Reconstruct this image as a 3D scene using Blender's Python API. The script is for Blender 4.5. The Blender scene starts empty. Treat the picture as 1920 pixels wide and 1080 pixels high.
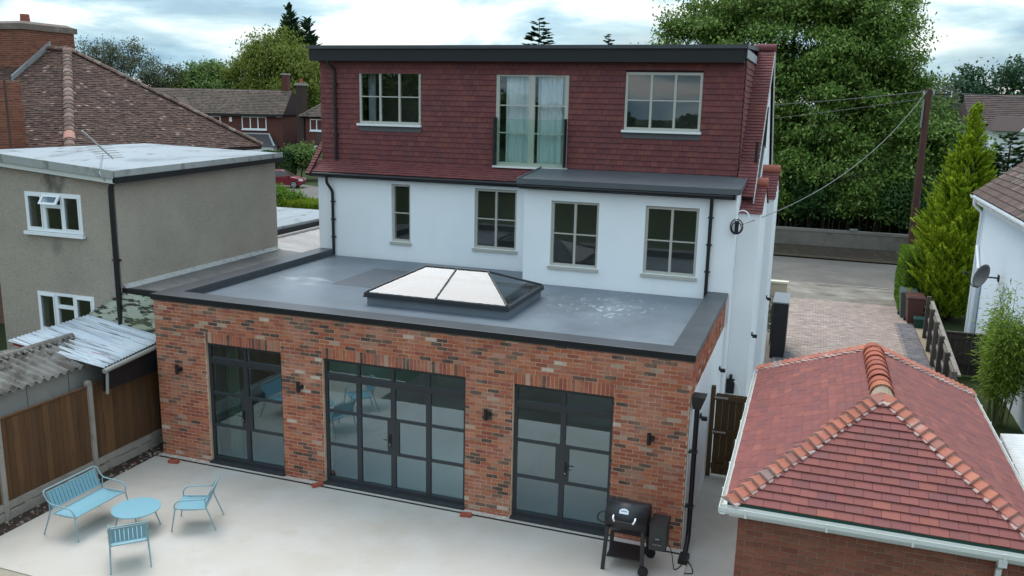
import bpy, math, random
import numpy as np
from mathutils import Vector, Matrix

S = bpy.context.scene
COL = S.collection
rnd = random.Random(7)
NR = np.random.default_rng(11)

# ------------------------------------------------------------------ camera, sky, sun, exposure
CAM = Vector((12.6865, -13.8306, 7.4803))
cR = Vector((0.942190, 0.334413, 0.021109)); cU = Vector((-0.089556, 0.190612, 0.977572)); cF = Vector((-0.322889, 0.922949, -0.209542))
cd = bpy.data.cameras.new('camera'); co = bpy.data.objects.new('camera', cd); COL.objects.link(co)
co.matrix_world = Matrix(((cR.x, cU.x, -cF.x, CAM.x), (cR.y, cU.y, -cF.y, CAM.y), (cR.z, cU.z, -cF.z, CAM.z), (0, 0, 0, 1)))
cd.sensor_width = 36.0; cd.lens = 30.154; cd.clip_start = 0.1; cd.clip_end = 4000
S.camera = co

SUN = Vector((-0.30, 0.39, 0.87)).normalized()          # towards the sun: high, behind the house, veiled by cloud
w = bpy.data.worlds.new('World'); S.world = w; w.use_nodes = True
nt = w.node_tree; N = nt.nodes; L = nt.links
bg = N['Background']; bg.inputs['Strength'].default_value = 0.1
sky = N.new('ShaderNodeTexSky'); sky.sky_type = 'NISHITA'; sky.sun_disc = False
sky.sun_elevation = math.asin(SUN.z); sky.sun_rotation = math.atan2(SUN.x, SUN.y)
sky.air_density = 1.2; sky.dust_density = 1.5
tc = N.new('ShaderNodeTexCoord')
sep = N.new('ShaderNodeSeparateXYZ'); L.new(tc.outputs['Generated'], sep.inputs[0])
def wmath(op, a, b=None):
    n = N.new('ShaderNodeMath'); n.operation = op
    for i, v in enumerate((a, b)):
        if v is None: continue
        if isinstance(v, (int, float)): n.inputs[i].default_value = v
        else: L.new(v, n.inputs[i])
    return n.outputs[0]
zz = wmath('ADD', wmath('MAXIMUM', sep.outputs[2], 0.0), 0.20)
cmb = N.new('ShaderNodeCombineXYZ')
L.new(wmath('DIVIDE', sep.outputs[0], zz), cmb.inputs[0]); L.new(wmath('DIVIDE', sep.outputs[1], zz), cmb.inputs[1])
def wnoise(scale, detail, off):
    m = N.new('ShaderNodeMapping'); L.new(cmb.outputs[0], m.inputs[0]); m.inputs['Location'].default_value = off
    n = N.new('ShaderNodeTexNoise'); L.new(m.outputs[0], n.inputs['Vector'])
    n.inputs['Scale'].default_value = scale; n.inputs['Detail'].default_value = detail; n.inputs['Roughness'].default_value = 0.55
    n.inputs['Distortion'].default_value = 0.3
    return n.outputs['Fac']
def wramp(fac, stops):
    r = N.new('ShaderNodeValToRGB'); L.new(fac, r.inputs[0]); e = r.color_ramp.elements
    while len(e) < len(stops): e.new(0.5)
    for i, (p, c) in enumerate(stops): e[i].position = p; e[i].color = (*c, 1)
    return r.outputs[0]
cloud = wramp(wnoise(1.05, 9, (5.3, 7.1, 0)), [(0.42, (1.9, 3.1, 4.0)), (0.49, (3.2, 4.6, 5.3)), (0.535, (5.2, 6.0, 6.3)), (0.60, (7.0, 7.1, 7.0))])
cover = wramp(wnoise(0.6, 7, (9.0, 2.0, 4)), [(0.30, (0.35, 0.35, 0.35)), (0.50, (0.92, 0.92, 0.92)), (0.6, (1, 1, 1))])
mx = N.new('ShaderNodeMixRGB'); L.new(cover, mx.inputs[0]); L.new(sky.outputs[0], mx.inputs[1]); L.new(cloud, mx.inputs[2])
# an overcast sky brightens steadily from the horizon to the zenith
zf = wmath('ADD', wmath('MULTIPLY', wmath('MAXIMUM', sep.outputs[2], 0.0), 1.1), 0.85)
vm = N.new('ShaderNodeVectorMath'); vm.operation = 'SCALE'; L.new(mx.outputs[0], vm.inputs[0]); L.new(zf, vm.inputs['Scale'])
L.new(vm.outputs[0], bg.inputs['Color'])

sl = bpy.data.lights.new('sun', 'SUN'); sl.energy = 0.95; sl.angle = math.radians(34); sl.color = (1.0, 0.97, 0.92)
so = bpy.data.objects.new('sun', sl); COL.objects.link(so); so.rotation_euler = SUN.to_track_quat('Z', 'Y').to_euler(); so.location = (0, 0, 60)
S.view_settings.view_transform = 'Standard'; S.view_settings.look = 'None'
S.view_settings.exposure = 0.95; S.view_settings.gamma = 1.0; S.view_settings.use_curve_mapping = False
S.render.engine = 'CYCLES'; S.cycles.max_bounces = 8; S.cycles.transparent_max_bounces = 12
S.cycles.use_denoising = True

# ------------------------------------------------------------------ helpers: objects
ORG = {}
def thing(name, label, cat, loc=(0, 0, 0), rotz=0.0, group=None, kind=None):
    o = bpy.data.objects.new(name, None); COL.objects.link(o); o.empty_display_size = 0.2
    o.location = loc; o.rotation_euler = (0, 0, rotz); ORG[o.name] = Vector(loc)
    tag(o, label, cat, group, kind); return o
def tag(o, label=None, cat=None, group=None, kind=None):
    if label: o['label'] = label
    if cat: o['category'] = cat
    if group: o['group'] = group
    if kind: o['kind'] = kind
    return o
def link(name, me, m, parent=None, org=(0, 0, 0)):
    o = bpy.data.objects.new(name, me); COL.objects.link(o); ORG[o.name] = Vector(org)
    if m is not None:
        if len(me.materials) == 0: me.materials.append(m)
    if parent is not None: o.parent = parent
    return o
def kids(o): return [c for c in COL.objects if c.parent is o]
def copy_tree(o, parent=None, children=None):
    ch = children if children is not None else {}
    if not ch:
        for x in COL.objects:
            if x.parent is not None: ch.setdefault(x.parent.name, []).append(x)
    c = o.copy(); COL.objects.link(c)
    if parent is not None:
        c.parent = parent; c.matrix_parent_inverse = o.matrix_parent_inverse.copy()
    for x in ch.get(o.name, []): copy_tree(x, c, ch)
    return c
def np_mesh(name, V, F, k):
    """mesh from vertices (n,3) and faces (m,k)"""
    me = bpy.data.meshes.new(name); V = np.asarray(V, dtype=np.float32); F = np.asarray(F, dtype=np.int32)
    me.vertices.add(len(V)); me.vertices.foreach_set('co', V.ravel())
    me.loops.add(F.size); me.loops.foreach_set('vertex_index', F.ravel())
    me.polygons.add(len(F)); me.polygons.foreach_set('loop_start', np.arange(0, F.size, k, dtype=np.int32))
    try: me.polygons.foreach_set('loop_total', np.full(len(F), k, dtype=np.int32))
    except Exception: pass
    me.polygons.foreach_set('use_smooth', np.zeros(len(F), dtype=bool)); me.update(calc_edges=True); me.validate(); return me

class MB:
    def __init__(s): s.v = []; s.f = []; s.sm = []
    def add(s, vs, fs, smooth=False):
        b = len(s.v); s.v += [tuple(p) for p in vs]; s.f += [tuple(b + i for i in q) for q in fs]; s.sm += [smooth] * len(fs); return s
    def box(s, x0, x1, y0, y1, z0, z1):
        return s.add([(x0, y0, z0), (x1, y0, z0), (x1, y1, z0), (x0, y1, z0), (x0, y0, z1), (x1, y0, z1), (x1, y1, z1), (x0, y1, z1)],
                     [(0, 3, 2, 1), (4, 5, 6, 7), (0, 1, 5, 4), (1, 2, 6, 5), (2, 3, 7, 6), (3, 0, 4, 7)])
    def hexa(s, bot, top):
        """bot and top: four points each, counter-clockwise from above"""
        return s.add(list(bot) + list(top), [(0, 3, 2, 1), (4, 5, 6, 7), (0, 1, 5, 4), (1, 2, 6, 5), (2, 3, 7, 6), (3, 0, 4, 7)])
    def poly(s, pts, thick, axis=2):
        """polygon extruded by thick along -axis"""
        n = len(pts); d = [0, 0, 0]; d[axis] = -thick
        low = [(p[0] + d[0], p[1] + d[1], p[2] + d[2]) for p in pts]
        return s.add(list(pts) + low, [tuple(range(n)), tuple(range(2 * n - 1, n - 1, -1))] + [(i, n + i, n + (i + 1) % n, (i + 1) % n) for i in range(n)])
    def tube(s, pts, r, seg=8, r1=None, cap=True):
        P = [Vector(p) for p in pts]; n = len(P); rings = []
        t = (P[1] - P[0]).normalized(); a = t.orthogonal().normalized()
        for i in range(n):
            tt = ((P[min(i + 1, n - 1)] - P[max(i - 1, 0)])); tt = tt.normalized() if tt.length > 1e-9 else t
            a = (a - tt * a.dot(tt)); a = a.normalized() if a.length > 1e-6 else tt.orthogonal().normalized()
            b = tt.cross(a); rr = r if r1 is None else r + (r1 - r) * i / (n - 1)
            rings.append([P[i] + (a * math.cos(2 * math.pi * k / seg) + b * math.sin(2 * math.pi * k / seg)) * rr for k in range(seg)])
        vs = [p for rg in rings for p in rg]; fs = []
        for i in range(n - 1):
            for k in range(seg):
                fs.append((i * seg + k, i * seg + (k + 1) % seg, (i + 1) * seg + (k + 1) % seg, (i + 1) * seg + k))
        s.add(vs, fs, True)
        if cap:
            s.add(rings[0], [tuple(range(seg - 1, -1, -1))]); s.add(rings[-1], [tuple(range(seg))])
        return s
    def cyl(s, p0, p1, r, seg=16, r1=None): return s.tube([p0, p1], r, seg, r1)
    def build(s, name, m, parent=None, local=False, kind=None, bevel=0):
        org = Vector((0, 0, 0)) if (parent is None or local) else ORG[parent.name]
        me = bpy.data.meshes.new(name)
        me.from_pydata([(p[0] - org.x, p[1] - org.y, p[2] - org.z) for p in s.v], [], s.f)
        me.polygons.foreach_set('use_smooth', s.sm); me.update()
        o = link(name, me, m, parent, org)
        if kind: o['kind'] = kind
        if bevel:
            b = o.modifiers.new('b', 'BEVEL'); b.width = bevel; b.segments = 2; b.limit_method = 'ANGLE'
        return o
def fillet(pts, r, n=5):
    P = [Vector(p) for p in pts]; out = [P[0]]
    for i in range(1, len(P) - 1):
        a, b, c = P[i - 1], P[i], P[i + 1]
        d = min(r, (a - b).length * 0.45, (c - b).length * 0.45)
        p, q = b + (a - b).normalized() * d, b + (c - b).normalized() * d
        for k in range(n + 1):
            t = k / n; out.append(p * (1 - t) ** 2 + b * 2 * t * (1 - t) + q * t * t)
    out.append(P[-1]); return out

# ------------------------------------------------------------------ helpers: materials
def lin(r, g, b, k=1.0):
    f = lambda x: (x / 255) / 12.92 if x / 255 <= 0.04045 else ((x / 255 + 0.055) / 1.055) ** 2.4
    return (f(r) * k, f(g) * k, f(b) * k)
def mat(name, base=(0.5, 0.5, 0.5), rough=0.7, spec=0.3, metal=0.0, mott=(), rand=None, interp='CONSTANT', bump=None, trans=0.0, jitter=0.0):
    """mott: (colour, scale, lo, hi, detail, strength[, stretch]) blotches of that colour; rand: ('obj'|'isl', ramp stops)"""
    m = bpy.data.materials.new(name); m.use_nodes = True; t = m.node_tree; n = t.nodes; l = t.links
    p = n['Principled BSDF']; p.inputs['Roughness'].default_value = rough; p.inputs['Metallic'].default_value = metal
    p.inputs['Specular IOR Level'].default_value = spec
    geo = n.new('ShaderNodeNewGeometry'); pos = geo.outputs['Position']
    rgb = n.new('ShaderNodeRGB'); rgb.outputs[0].default_value = (*base, 1); cur = rgb.outputs[0]
    if rand:
        if rand[0] == 'obj': src = n.new('ShaderNodeObjectInfo').outputs['Random']
        else: src = geo.outputs['Random Per Island']
        r = n.new('ShaderNodeValToRGB'); r.color_ramp.interpolation = interp; l.new(src, r.inputs[0]); e = r.color_ramp.elements
        while len(e) < len(rand[1]): e.new(0.5)
        for i, (q, c) in enumerate(rand[1]): e[i].position = q; e[i].color = (*c, 1)
        cur = r.outputs[0]
        if jitter:
            mm = n.new('ShaderNodeMath'); mm.operation = 'MULTIPLY'; mm.inputs[1].default_value = 37.0; l.new(src, mm.inputs[0])
            fr = n.new('ShaderNodeMath'); fr.operation = 'FRACT'; l.new(mm.outputs[0], fr.inputs[0])
            mr = n.new('ShaderNodeMapRange'); l.new(fr.outputs[0], mr.inputs[0]); mr.inputs[3].default_value = 1 - jitter; mr.inputs[4].default_value = 1 + jitter
            hs = n.new('ShaderNodeHueSaturation'); l.new(cur, hs.inputs['Color']); l.new(mr.outputs[0], hs.inputs['Value']); cur = hs.outputs[0]
    for q in mott:
        c, sc, lo, hi, det, st = q[:6]
        v = pos
        if len(q) > 6 and q[6]:
            mp = n.new('ShaderNodeMapping'); l.new(pos, mp.inputs[0]); mp.inputs['Scale'].default_value = q[6]; v = mp.outputs[0]
        nz = n.new('ShaderNodeTexNoise'); l.new(v, nz.inputs['Vector']); nz.inputs['Scale'].default_value = sc; nz.inputs['Detail'].default_value = det; nz.inputs['Roughness'].default_value = 0.6
        if len(q) > 7:   # keep the blotch within a patch of its own: centre, radius
            vd = n.new('ShaderNodeVectorMath'); vd.operation = 'DISTANCE'; l.new(pos, vd.inputs[0]); vd.inputs[1].default_value = q[7][:3]
            mk = n.new('ShaderNodeMapRange'); l.new(vd.outputs['Value'], mk.inputs[0]); mk.inputs[1].default_value = 0; mk.inputs[2].default_value = q[7][3]; mk.inputs[3].default_value = q[7][4]; mk.inputs[4].default_value = -.35
            ad = n.new('ShaderNodeMath'); ad.operation = 'ADD'; l.new(nz.outputs['Fac'], ad.inputs[0]); l.new(mk.outputs[0], ad.inputs[1]); nzo = ad.outputs[0]
        else: nzo = nz.outputs['Fac']
        mr = n.new('ShaderNodeMapRange'); l.new(nzo, mr.inputs[0]); mr.inputs[1].default_value = lo; mr.inputs[2].default_value = hi; mr.inputs[3].default_value = 0; mr.inputs[4].default_value = st
        mi = n.new('ShaderNodeMixRGB'); l.new(mr.outputs[0], mi.inputs[0]); l.new(cur, mi.inputs[1]); mi.inputs[2].default_value = (*c, 1); cur = mi.outputs[0]
    l.new(cur, p.inputs['Base Color'])
    if bump:
        nz = n.new('ShaderNodeTexNoise'); l.new(pos, nz.inputs['Vector']); nz.inputs['Scale'].default_value = bump[0]; nz.inputs['Detail'].default_value = 4
        b = n.new('ShaderNodeBump'); b.inputs['Strength'].default_value = bump[1]; b.inputs['Distance'].default_value = bump[2]; l.new(nz.outputs['Fac'], b.inputs['Height']); l.new(b.outputs[0], p.inputs['Normal'])
    if trans:
        out = n['Material Output']; tr = n.new('ShaderNodeBsdfTranslucent'); l.new(cur, tr.inputs['Color'])
        ms = n.new('ShaderNodeMixShader'); ms.inputs[0].default_value = trans; l.new(p.outputs[0], ms.inputs[1]); l.new(tr.outputs[0], ms.inputs[2]); l.new(ms.outputs[0], out.inputs['Surface'])
    return m
def glass(name, tint=(0.8, 0.88, 0.86), ior=1.5, gain=1.0, add=0.0, refl=(0.95, 0.97, 1)):
    m = bpy.data.materials.new(name); m.use_nodes = True; t = m.node_tree; n = t.nodes; l = t.links; n.remove(n['Principled BSDF'])
    tr = n.new('ShaderNodeBsdfTransparent'); tr.inputs[0].default_value = (*tint, 1)
    gl = n.new('ShaderNodeBsdfGlossy'); gl.inputs['Roughness'].default_value = 0.0; gl.inputs[0].default_value = (*refl, 1)
    fr = n.new('ShaderNodeFresnel'); fr.inputs[0].default_value = ior
    ma = n.new('ShaderNodeMath'); ma.operation = 'MULTIPLY_ADD'; ma.use_clamp = True; l.new(fr.outputs[0], ma.inputs[0]); ma.inputs[1].default_value = gain; ma.inputs[2].default_value = add
    # the far face of a pane is met from inside: leave the mirror to the near face
    ge = n.new('ShaderNodeNewGeometry'); iv = n.new('ShaderNodeMath'); iv.operation = 'SUBTRACT'; iv.inputs[0].default_value = 1.0; l.new(ge.outputs['Backfacing'], iv.inputs[1])
    mu = n.new('ShaderNodeMath'); mu.operation = 'MULTIPLY'; l.new(ma.outputs[0], mu.inputs[0]); l.new(iv.outputs[0], mu.inputs[1])
    ms = n.new('ShaderNodeMixShader'); l.new(mu.outputs[0], ms.inputs[0]); l.new(tr.outputs[0], ms.inputs[1]); l.new(gl.outputs[0], ms.inputs[2])
    l.new(ms.outputs[0], n['Material Output'].inputs['Surface']); return m
# ------------------------------------------------------------------ helpers: pieces laid on surfaces
UNIT_V = np.array([(-.5, 0, 0), (.5, 0, 0), (.5, 1, 0), (-.5, 1, 0), (-.5, 0, 1), (.5, 0, 1), (.5, 1, 1), (-.5, 1, 1)], dtype=float)
UNIT_F = np.array([(0, 3, 2, 1), (4, 5, 6, 7), (0, 1, 5, 4), (1, 2, 6, 5), (2, 3, 7, 6), (3, 0, 4, 7)])
def basis(p, u, v, n):
    m = np.eye(4); m[:3, 0] = u; m[:3, 1] = v; m[:3, 2] = n; m[:3, 3] = p; return m
def emit(name, mats, parent, m_obj, m_isl, n=300, key=None, UV=None, UF=None, stuff=None, smooth=False):
    """the n pieces that show largest become objects of their own, the rest one joined part"""
    UV = UNIT_V if UV is None else UV; UF = UNIT_F if UF is None else UF
    org = ORG[parent.name]; c = np.array(CAM)
    mats = sorted(mats, key=key or (lambda m: np.linalg.norm(m[:3, 3] - c)))
    if n:
        me = bpy.data.meshes.new(name); me.from_pydata([tuple(v) for v in UV], [], [tuple(f) for f in UF]); me.materials.append(m_obj)
        if smooth: me.polygons.foreach_set('use_smooth', [True] * len(UF))
        for m in mats[:n]:
            o = bpy.data.objects.new(name, me); COL.objects.link(o); o.parent = parent
            mm = m.copy(); mm[:3, 3] -= np.array(org); o.matrix_basis = Matrix(mm.tolist())
    rest = mats[n:]
    if rest:
        A = np.stack(rest); V = np.einsum('nij,kj->nki', A[:, :3, :3], UV) + A[:, None, :3, 3] - np.array(org)
        F = (np.arange(len(rest))[:, None, None] * len(UV) + UF[None]).reshape(-1, UF.shape[1])
        me = np_mesh(stuff or name, V.reshape(-1, 3), F, UF.shape[1])
        if smooth: me.polygons.foreach_set('use_smooth', [True] * len(me.polygons))
        o = link(stuff or name, me, m_isl, parent, org); o['kind'] = 'stuff'
def tiles(o, u, v, rows, gauge, span, tw=0.165, thick=0.012, lift=0.014, jit=0.003, lap=1.25, gap=0.004):
    """plain tiles in staggered courses from origin o, along u, up v; span(height) gives the course's ends"""
    o, u, v = np.array(o, float), np.array(u, float), np.array(v, float); u /= np.linalg.norm(u); v /= np.linalg.norm(v); n = np.cross(u, v); out = []
    for i in range(rows):
        a, b = span((i + 0.5) * gauge)
        if b - a < 0.04: continue
        k0 = math.floor(a / tw) - 1; off = (i % 2) * tw * 0.5
        x = k0 * tw + off
        while x < b:
            x0, x1 = max(x, a), min(x + tw, b); x += tw
            if x1 - x0 < 0.03: continue
            lf = lift + rnd.uniform(-jit, jit); ln = gauge * lap
            vv = v * ln - n * (lf * lap * 0.8); vl = np.linalg.norm(vv); vn = vv / vl; nn = np.cross(u, vn)
            p = o + u * (x0 + x1) * 0.5 + v * (i * gauge + rnd.uniform(-jit, jit)) + n * lf
            out.append(basis(p, u * (x1 - x0 - gap), vn * vl, nn * thick))
    return out
def bond(x0, x1, z0, z1, holes=(), bl=0.225, ch=0.075, joint=0.014, phase=0.0, zoff=0.0):
    """running bond rectangles (a, b, c, d) clear of the holes (hx0, hx1, hz0, hz1)"""
    out = []; k = math.floor((z0 - zoff) / ch)
    while zoff + k * ch < z1 - 0.005:
        c, d = max(zoff + k * ch, z0), min(zoff + (k + 1) * ch, z1); mid = (c + d) / 2
        x = x0 - bl + ((k % 2) * 0.5 + phase) * bl
        segs = [(x0, x1)]
        for h in holes:
            if h[2] < mid < h[3]:
                ns = []
                for s in segs:
                    if h[1] <= s[0] or h[0] >= s[1]: ns.append(s); continue
                    if s[0] < h[0]: ns.append((s[0], h[0]))
                    if s[1] > h[1]: ns.append((h[1], s[1]))
                segs = ns
        while x < x1:
            for s in segs:
                a, b = max(x, s[0]), min(x + bl, s[1])
                if b - a > 0.03 and d - c > 0.03: out.append((a, b - joint, c, d - joint))
            x += bl
        k += 1
    return out
def bricks(rects, o, u, up, n, depth=0.03, jit=0.003):
    o, u, up, n = (np.array(q, float) for q in (o, u, up, n)); out = []
    for a, b, c, d in rects:
        j = rnd.uniform(-jit, jit)
        p = o + u * ((a + b) / 2) + up * (c + rnd.uniform(-.0015, .0015)) - n * (depth - j)
        out.append(basis(p, u * (b - a + rnd.uniform(-.003, .002)), up * (d - c), n * depth))
    return out
def wall_y(mb, x0, x1, y0, y1, z0, z1, holes=()):
    """wall slab facing -Y with rectangular openings"""
    xs = sorted({x0, x1, *[h[0] for h in holes], *[h[1] for h in holes]}); xs = [x for x in xs if x0 <= x <= x1]
    for a, b in zip(xs, xs[1:]):
        mid = (a + b) / 2; zs = [(z0, z1)]
        for h in holes:
            if h[0] < mid < h[1]:
                nz = []
                for s in zs:
                    if h[3] <= s[0] or h[2] >= s[1]: nz.append(s); continue
                    if s[0] < h[2]: nz.append((s[0], h[2]))
                    if s[1] > h[3]: nz.append((h[3], s[1]))
                zs = nz
        for c, d in zs: mb.box(a, b, y0, y1, c, d)
def window(parent, x0, x1, z0, z1, y, cols, rows, mf, mg, sill=0.07, setback=0.06, outer=0.06, mull=0.055, bar=0.028, name='window', sillout=0.05, label=None, msill=None, fl=None):
    """framed window facing -Y: name > pane, sill. cols, rows: lists of split fractions"""
    f = MB(); ya, yb = y + setback, y + setback + 0.07
    f.box(x0, x0 + outer, ya, yb, z0, z1); f.box(x1 - outer, x1, ya, yb, z0, z1)
    f.box(x0 + outer, x1 - outer, ya, yb, z1 - outer, z1); f.box(x0 + outer, x1 - outer, ya, yb, z0, z0 + outer)
    xi0, xi1, zi0, zi1 = x0 + outer, x1 - outer, z0 + outer, z1 - outer
    cx = [xi0] + [xi0 + (xi1 - xi0) * q for q in cols] + [xi1]; rz = [zi0] + [zi0 + (zi1 - zi0) * q for q in rows] + [zi1]
    for q in cx[1:-1]: f.box(q - mull / 2, q + mull / 2, ya + .002, yb, zi0, zi1)
    cells = []
    for i in range(len(cx) - 1):
        a = cx[i] + (mull / 2 if i else 0); b = cx[i + 1] - (mull / 2 if i < len(cx) - 2 else 0)
        for q in rz[1:-1]: f.box(a, b, ya + .004, yb - .01, q - bar / 2, q + bar / 2)
        for j in range(len(rz) - 1):
            cells.append((a, b, rz[j] + (bar / 2 if j else 0), rz[j + 1] - (bar / 2 if j < len(rz) - 2 else 0)))
    w_ = f.build(name, mf, parent)
    if label: w_['label'] = label
    for a, b, c, d in cells: MB().box(a, b, ya + .03, ya + .036, c, d).build('pane', mg, w_)
    if sill: MB().box(x0 - .04, x1 + .04, y - sillout, y + setback + .02, z0 - sill, z0 - .004).build('sill', msill or mf, w_)
    return w_
# ------------------------------------------------------------------ helpers: plants
def leaf_mesh(name, C, D, Nn, ln, wd):
    """one diamond-shaped leaf per centre C, along D, facing Nn"""
    D = D / (np.linalg.norm(D, axis=1, keepdims=True) + 1e-9); s = np.cross(D, Nn); s /= (np.linalg.norm(s, axis=1, keepdims=True) + 1e-9)
    ln = np.broadcast_to(np.asarray(ln, float).reshape(-1, 1), (len(C), 1)); wd = np.broadcast_to(np.asarray(wd, float).reshape(-1, 1), (len(C), 1))
    V = np.stack([C - D * ln / 2, C + s * wd / 2 + D * ln * .05, C + D * ln / 2, C - s * wd / 2 + D * ln * .05], axis=1).reshape(-1, 3)
    return np_mesh(name, V, np.arange(len(V)).reshape(-1, 4), 4)
def foliage(clumps, n_sub, n_leaf, spread, leaf, wid, droop=0.4, flat=0.6, shell=0.6, seed=1):
    g = np.random.default_rng(seed); W = np.array([c[3] * c[4] + c[4] * c[5] for c in clumps]); W = W / W.sum(); Cs, Ds, Ns = [], [], []
    for c, wt in zip(clumps, W):
        k = max(3, int(n_sub * wt)); d = g.normal(size=(k, 3)); d /= np.linalg.norm(d, axis=1, keepdims=True); d[:, 2] = np.where(d[:, 2] < -0.5, -d[:, 2] * .6, d[:, 2])
        r = shell + (1.06 - shell) * g.random((k, 1)) ** 0.7
        sub = np.array(c[:3]) + d * r * np.array(c[3:6]); sz = spread * g.uniform(.6, 1.3, (k, 1))
        nl = n_leaf; q = g.normal(size=(k, nl, 3)) * sz[:, None, :] * np.array([1, 1, flat])
        P = (sub[:, None, :] + q).reshape(-1, 3); o = np.repeat(d, nl, axis=0)
        Cs.append(P); Ds.append(o * .5 + g.normal(size=P.shape) * .6 + np.array([0, 0, -droop])); Ns.append(o * .5 + np.array([0, 0, .7]) + g.normal(size=P.shape) * .45)
    C, D, Nn = map(np.concatenate, (Cs, Ds, Ns)); m = len(C)
    return C, D, Nn, leaf * g.uniform(.6, 1.3, m), wid * g.uniform(.6, 1.3, m)
def limbs(mb, base, tops, r, seed=0, fork=0.35):
    g = random.Random(seed); b = Vector(base)
    cen = sum((Vector(t) for t in tops), Vector()) / len(tops); hz = min(t[2] for t in tops)
    f = Vector((b.x + (cen.x - b.x) * .15, b.y + (cen.y - b.y) * .15, b.z + (hz - b.z) * fork))
    mb.tube([b, b.lerp(f, .5) + Vector((g.uniform(-.1, .1) * r * 4, 0, 0)), f], r, 9, r * .75)
    for t in tops:
        t = Vector(t); m1 = f.lerp(t, .35) + Vector((g.uniform(-.3, .3), g.uniform(-.3, .3), .3)); m2 = f.lerp(t, .7) + Vector((g.uniform(-.3, .3), g.uniform(-.3, .3), .2))
        mb.tube([f, m1, m2, t], r * .5, 6, r * .1)
def tree(name, label, base, clumps, n_sub, n_leaf, spread, leaf, wid, ml, mb_, r=0.3, droop=.4, flat=.6, shell=.6, seed=1, group=None, cat='tree', fork=.35, trunk_name='trunk'):
    t = thing(name, label, cat, base, group=group)
    C, D, Nn, a, b = foliage(clumps, n_sub, n_leaf, spread, leaf, wid, droop, flat, shell, seed)
    link('crown', leaf_mesh('crown', C - np.array(base), D, Nn, a, b), ml, t, base)
    k = MB(); limbs(k, base, [(c[0], c[1], c[2] + c[5] * .3) for c in clumps], r, seed, fork); k.build(trunk_name, mb_, t)
    return t
def sprays(base, h, prof, n, m, up, ln, seed=1, lw=.05, ll=.16, z0=0.02):
    """flattened feathery sprays of a conifer: prof(t) gives the radius at height fraction t"""
    g = np.random.default_rng(seed); t = z0 + (1 - z0) * (1 - np.sqrt(g.random(n))) ** 0.9; az = g.random(n) * 2 * np.pi
    R = np.array([prof(q) for q in t]) * g.uniform(.62, 1.0, n); out = np.stack([np.cos(az), np.sin(az), np.zeros(n)], 1)
    d = out * (1 - up * .55)[:, None] if isinstance(up, np.ndarray) else out * .8
    upv = up if isinstance(up, np.ndarray) else np.full(n, up); d = d + np.array([0, 0, 1]) * upv[:, None] + g.normal(size=(n, 3)) * .12; d /= np.linalg.norm(d, axis=1, keepdims=True)
    L_ = ln * g.uniform(.6, 1.25, n) * np.clip(np.array([prof(q) for q in t]) / max(prof(.15), .01), .35, 1.1)
    p0 = np.array(base) + out * (R - L_ * .55)[:, None] * 1.0 + np.array([0, 0, 1]) * (t * h)[:, None]
    side = np.cross(d, np.array([0, 0, 1.0])); side /= np.linalg.norm(side, axis=1, keepdims=True); nn = np.cross(side, d)
    s = (np.arange(m) + .5) / m; sg = np.where(np.arange(m) % 2 == 0, 1, -1)
    wdt = (0.30 * (1 - s) + .02) * sg
    C = p0[:, None, :] + d[:, None, :] * (s[None, :, None] * L_[:, None, None]) + side[:, None, :] * (wdt[None, :, None] * L_[:, None, None] * .8)
    D = d[:, None, :] + side[:, None, :] * (sg * .7 * (1 - s * .7))[None, :, None]
    C = C + g.normal(size=C.shape) * .015; Nn = nn[:, None, :] + g.normal(size=C.shape) * .35
    C, D, Nn = (q.reshape(-1, 3) for q in (C, np.broadcast_to(D, C.shape), Nn)); k = len(C)
    return C, D, Nn, ll * g.uniform(.7, 1.4, k), lw * g.uniform(.7, 1.4, k)
# ------------------------------------------------------------------ materials
RED_BRICK = [(0.0, (0.375, 0.120, 0.062)), (.20, (0.324, 0.096, 0.055)), (.36, (0.414, 0.151, 0.085)), (.50, (0.352, 0.110, 0.067)), (.64, (0.278, 0.081, 0.056)),
             (.75, (0.088, 0.058, 0.048)), (.83, (0.140, 0.076, 0.057)), (.90, (0.344, 0.167, 0.114)), (.955, (0.400, 0.270, 0.199)), (.985, (0.484, 0.391, 0.314))]
def brick_mat(k, st=RED_BRICK, nm='brick', j=.12, pale=.6):
    return mat(nm + k, rand=(k, st), jitter=j, rough=.88, spec=.15, mott=[((.46, .29, .21), 1.6, .47, .76, 5, pale), ((.13, .07, .05), 16, .56, .72, 3, .45), ((.50, .36, .27), 22, .60, .74, 3, pale)], bump=(70, .5, .01))
M_BR_O, M_BR_I = brick_mat('obj'), brick_mat('isl')
GB = [(0, (0.237, 0.084, 0.055)), (.35, (0.200, 0.071, 0.049)), (.6, (0.263, 0.095, 0.061)), (.85, (0.219, 0.086, 0.061))]
M_GB_O, M_GB_I = brick_mat('obj', GB, 'garage_brick', .1, .12), brick_mat('isl', GB, 'garage_brick', .1, .12)
M_MORTAR = mat('mortar', (.55, .385, .27), .95, mott=[((.28, .19, .13), 3, .4, .7, 4, .7)], bump=(90, .5, .01))
M_MORTAR_G = mat('garage_mortar', (.34, .235, .165), .95, bump=(90, .5, .01))
DT = [(0, (0.152, 0.048, 0.046)), (.2, (0.163, 0.053, 0.048)), (.4, (0.140, 0.044, 0.046)), (.6, (0.175, 0.057, 0.050)), (.75, (0.152, 0.046, 0.046)), (.9, (0.130, 0.048, 0.050))]
def tile_mat(k, st, nm, rough=.75, mott=(), j=.07): return mat(nm + k, rand=(k, st), jitter=j, rough=rough, spec=.25, mott=mott, bump=(45, .3, .006))
DM = [((.10, .042, .046), 1.3, .5, .75, 3, .4), ((.22, .09, .075), 3.0, .6, .8, 3, .35, (1, 1, .4))]
M_DT_O, M_DT_I = tile_mat('obj', DT, 'hung_tile', mott=DM), tile_mat('isl', DT, 'hung_tile', mott=DM)
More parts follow.
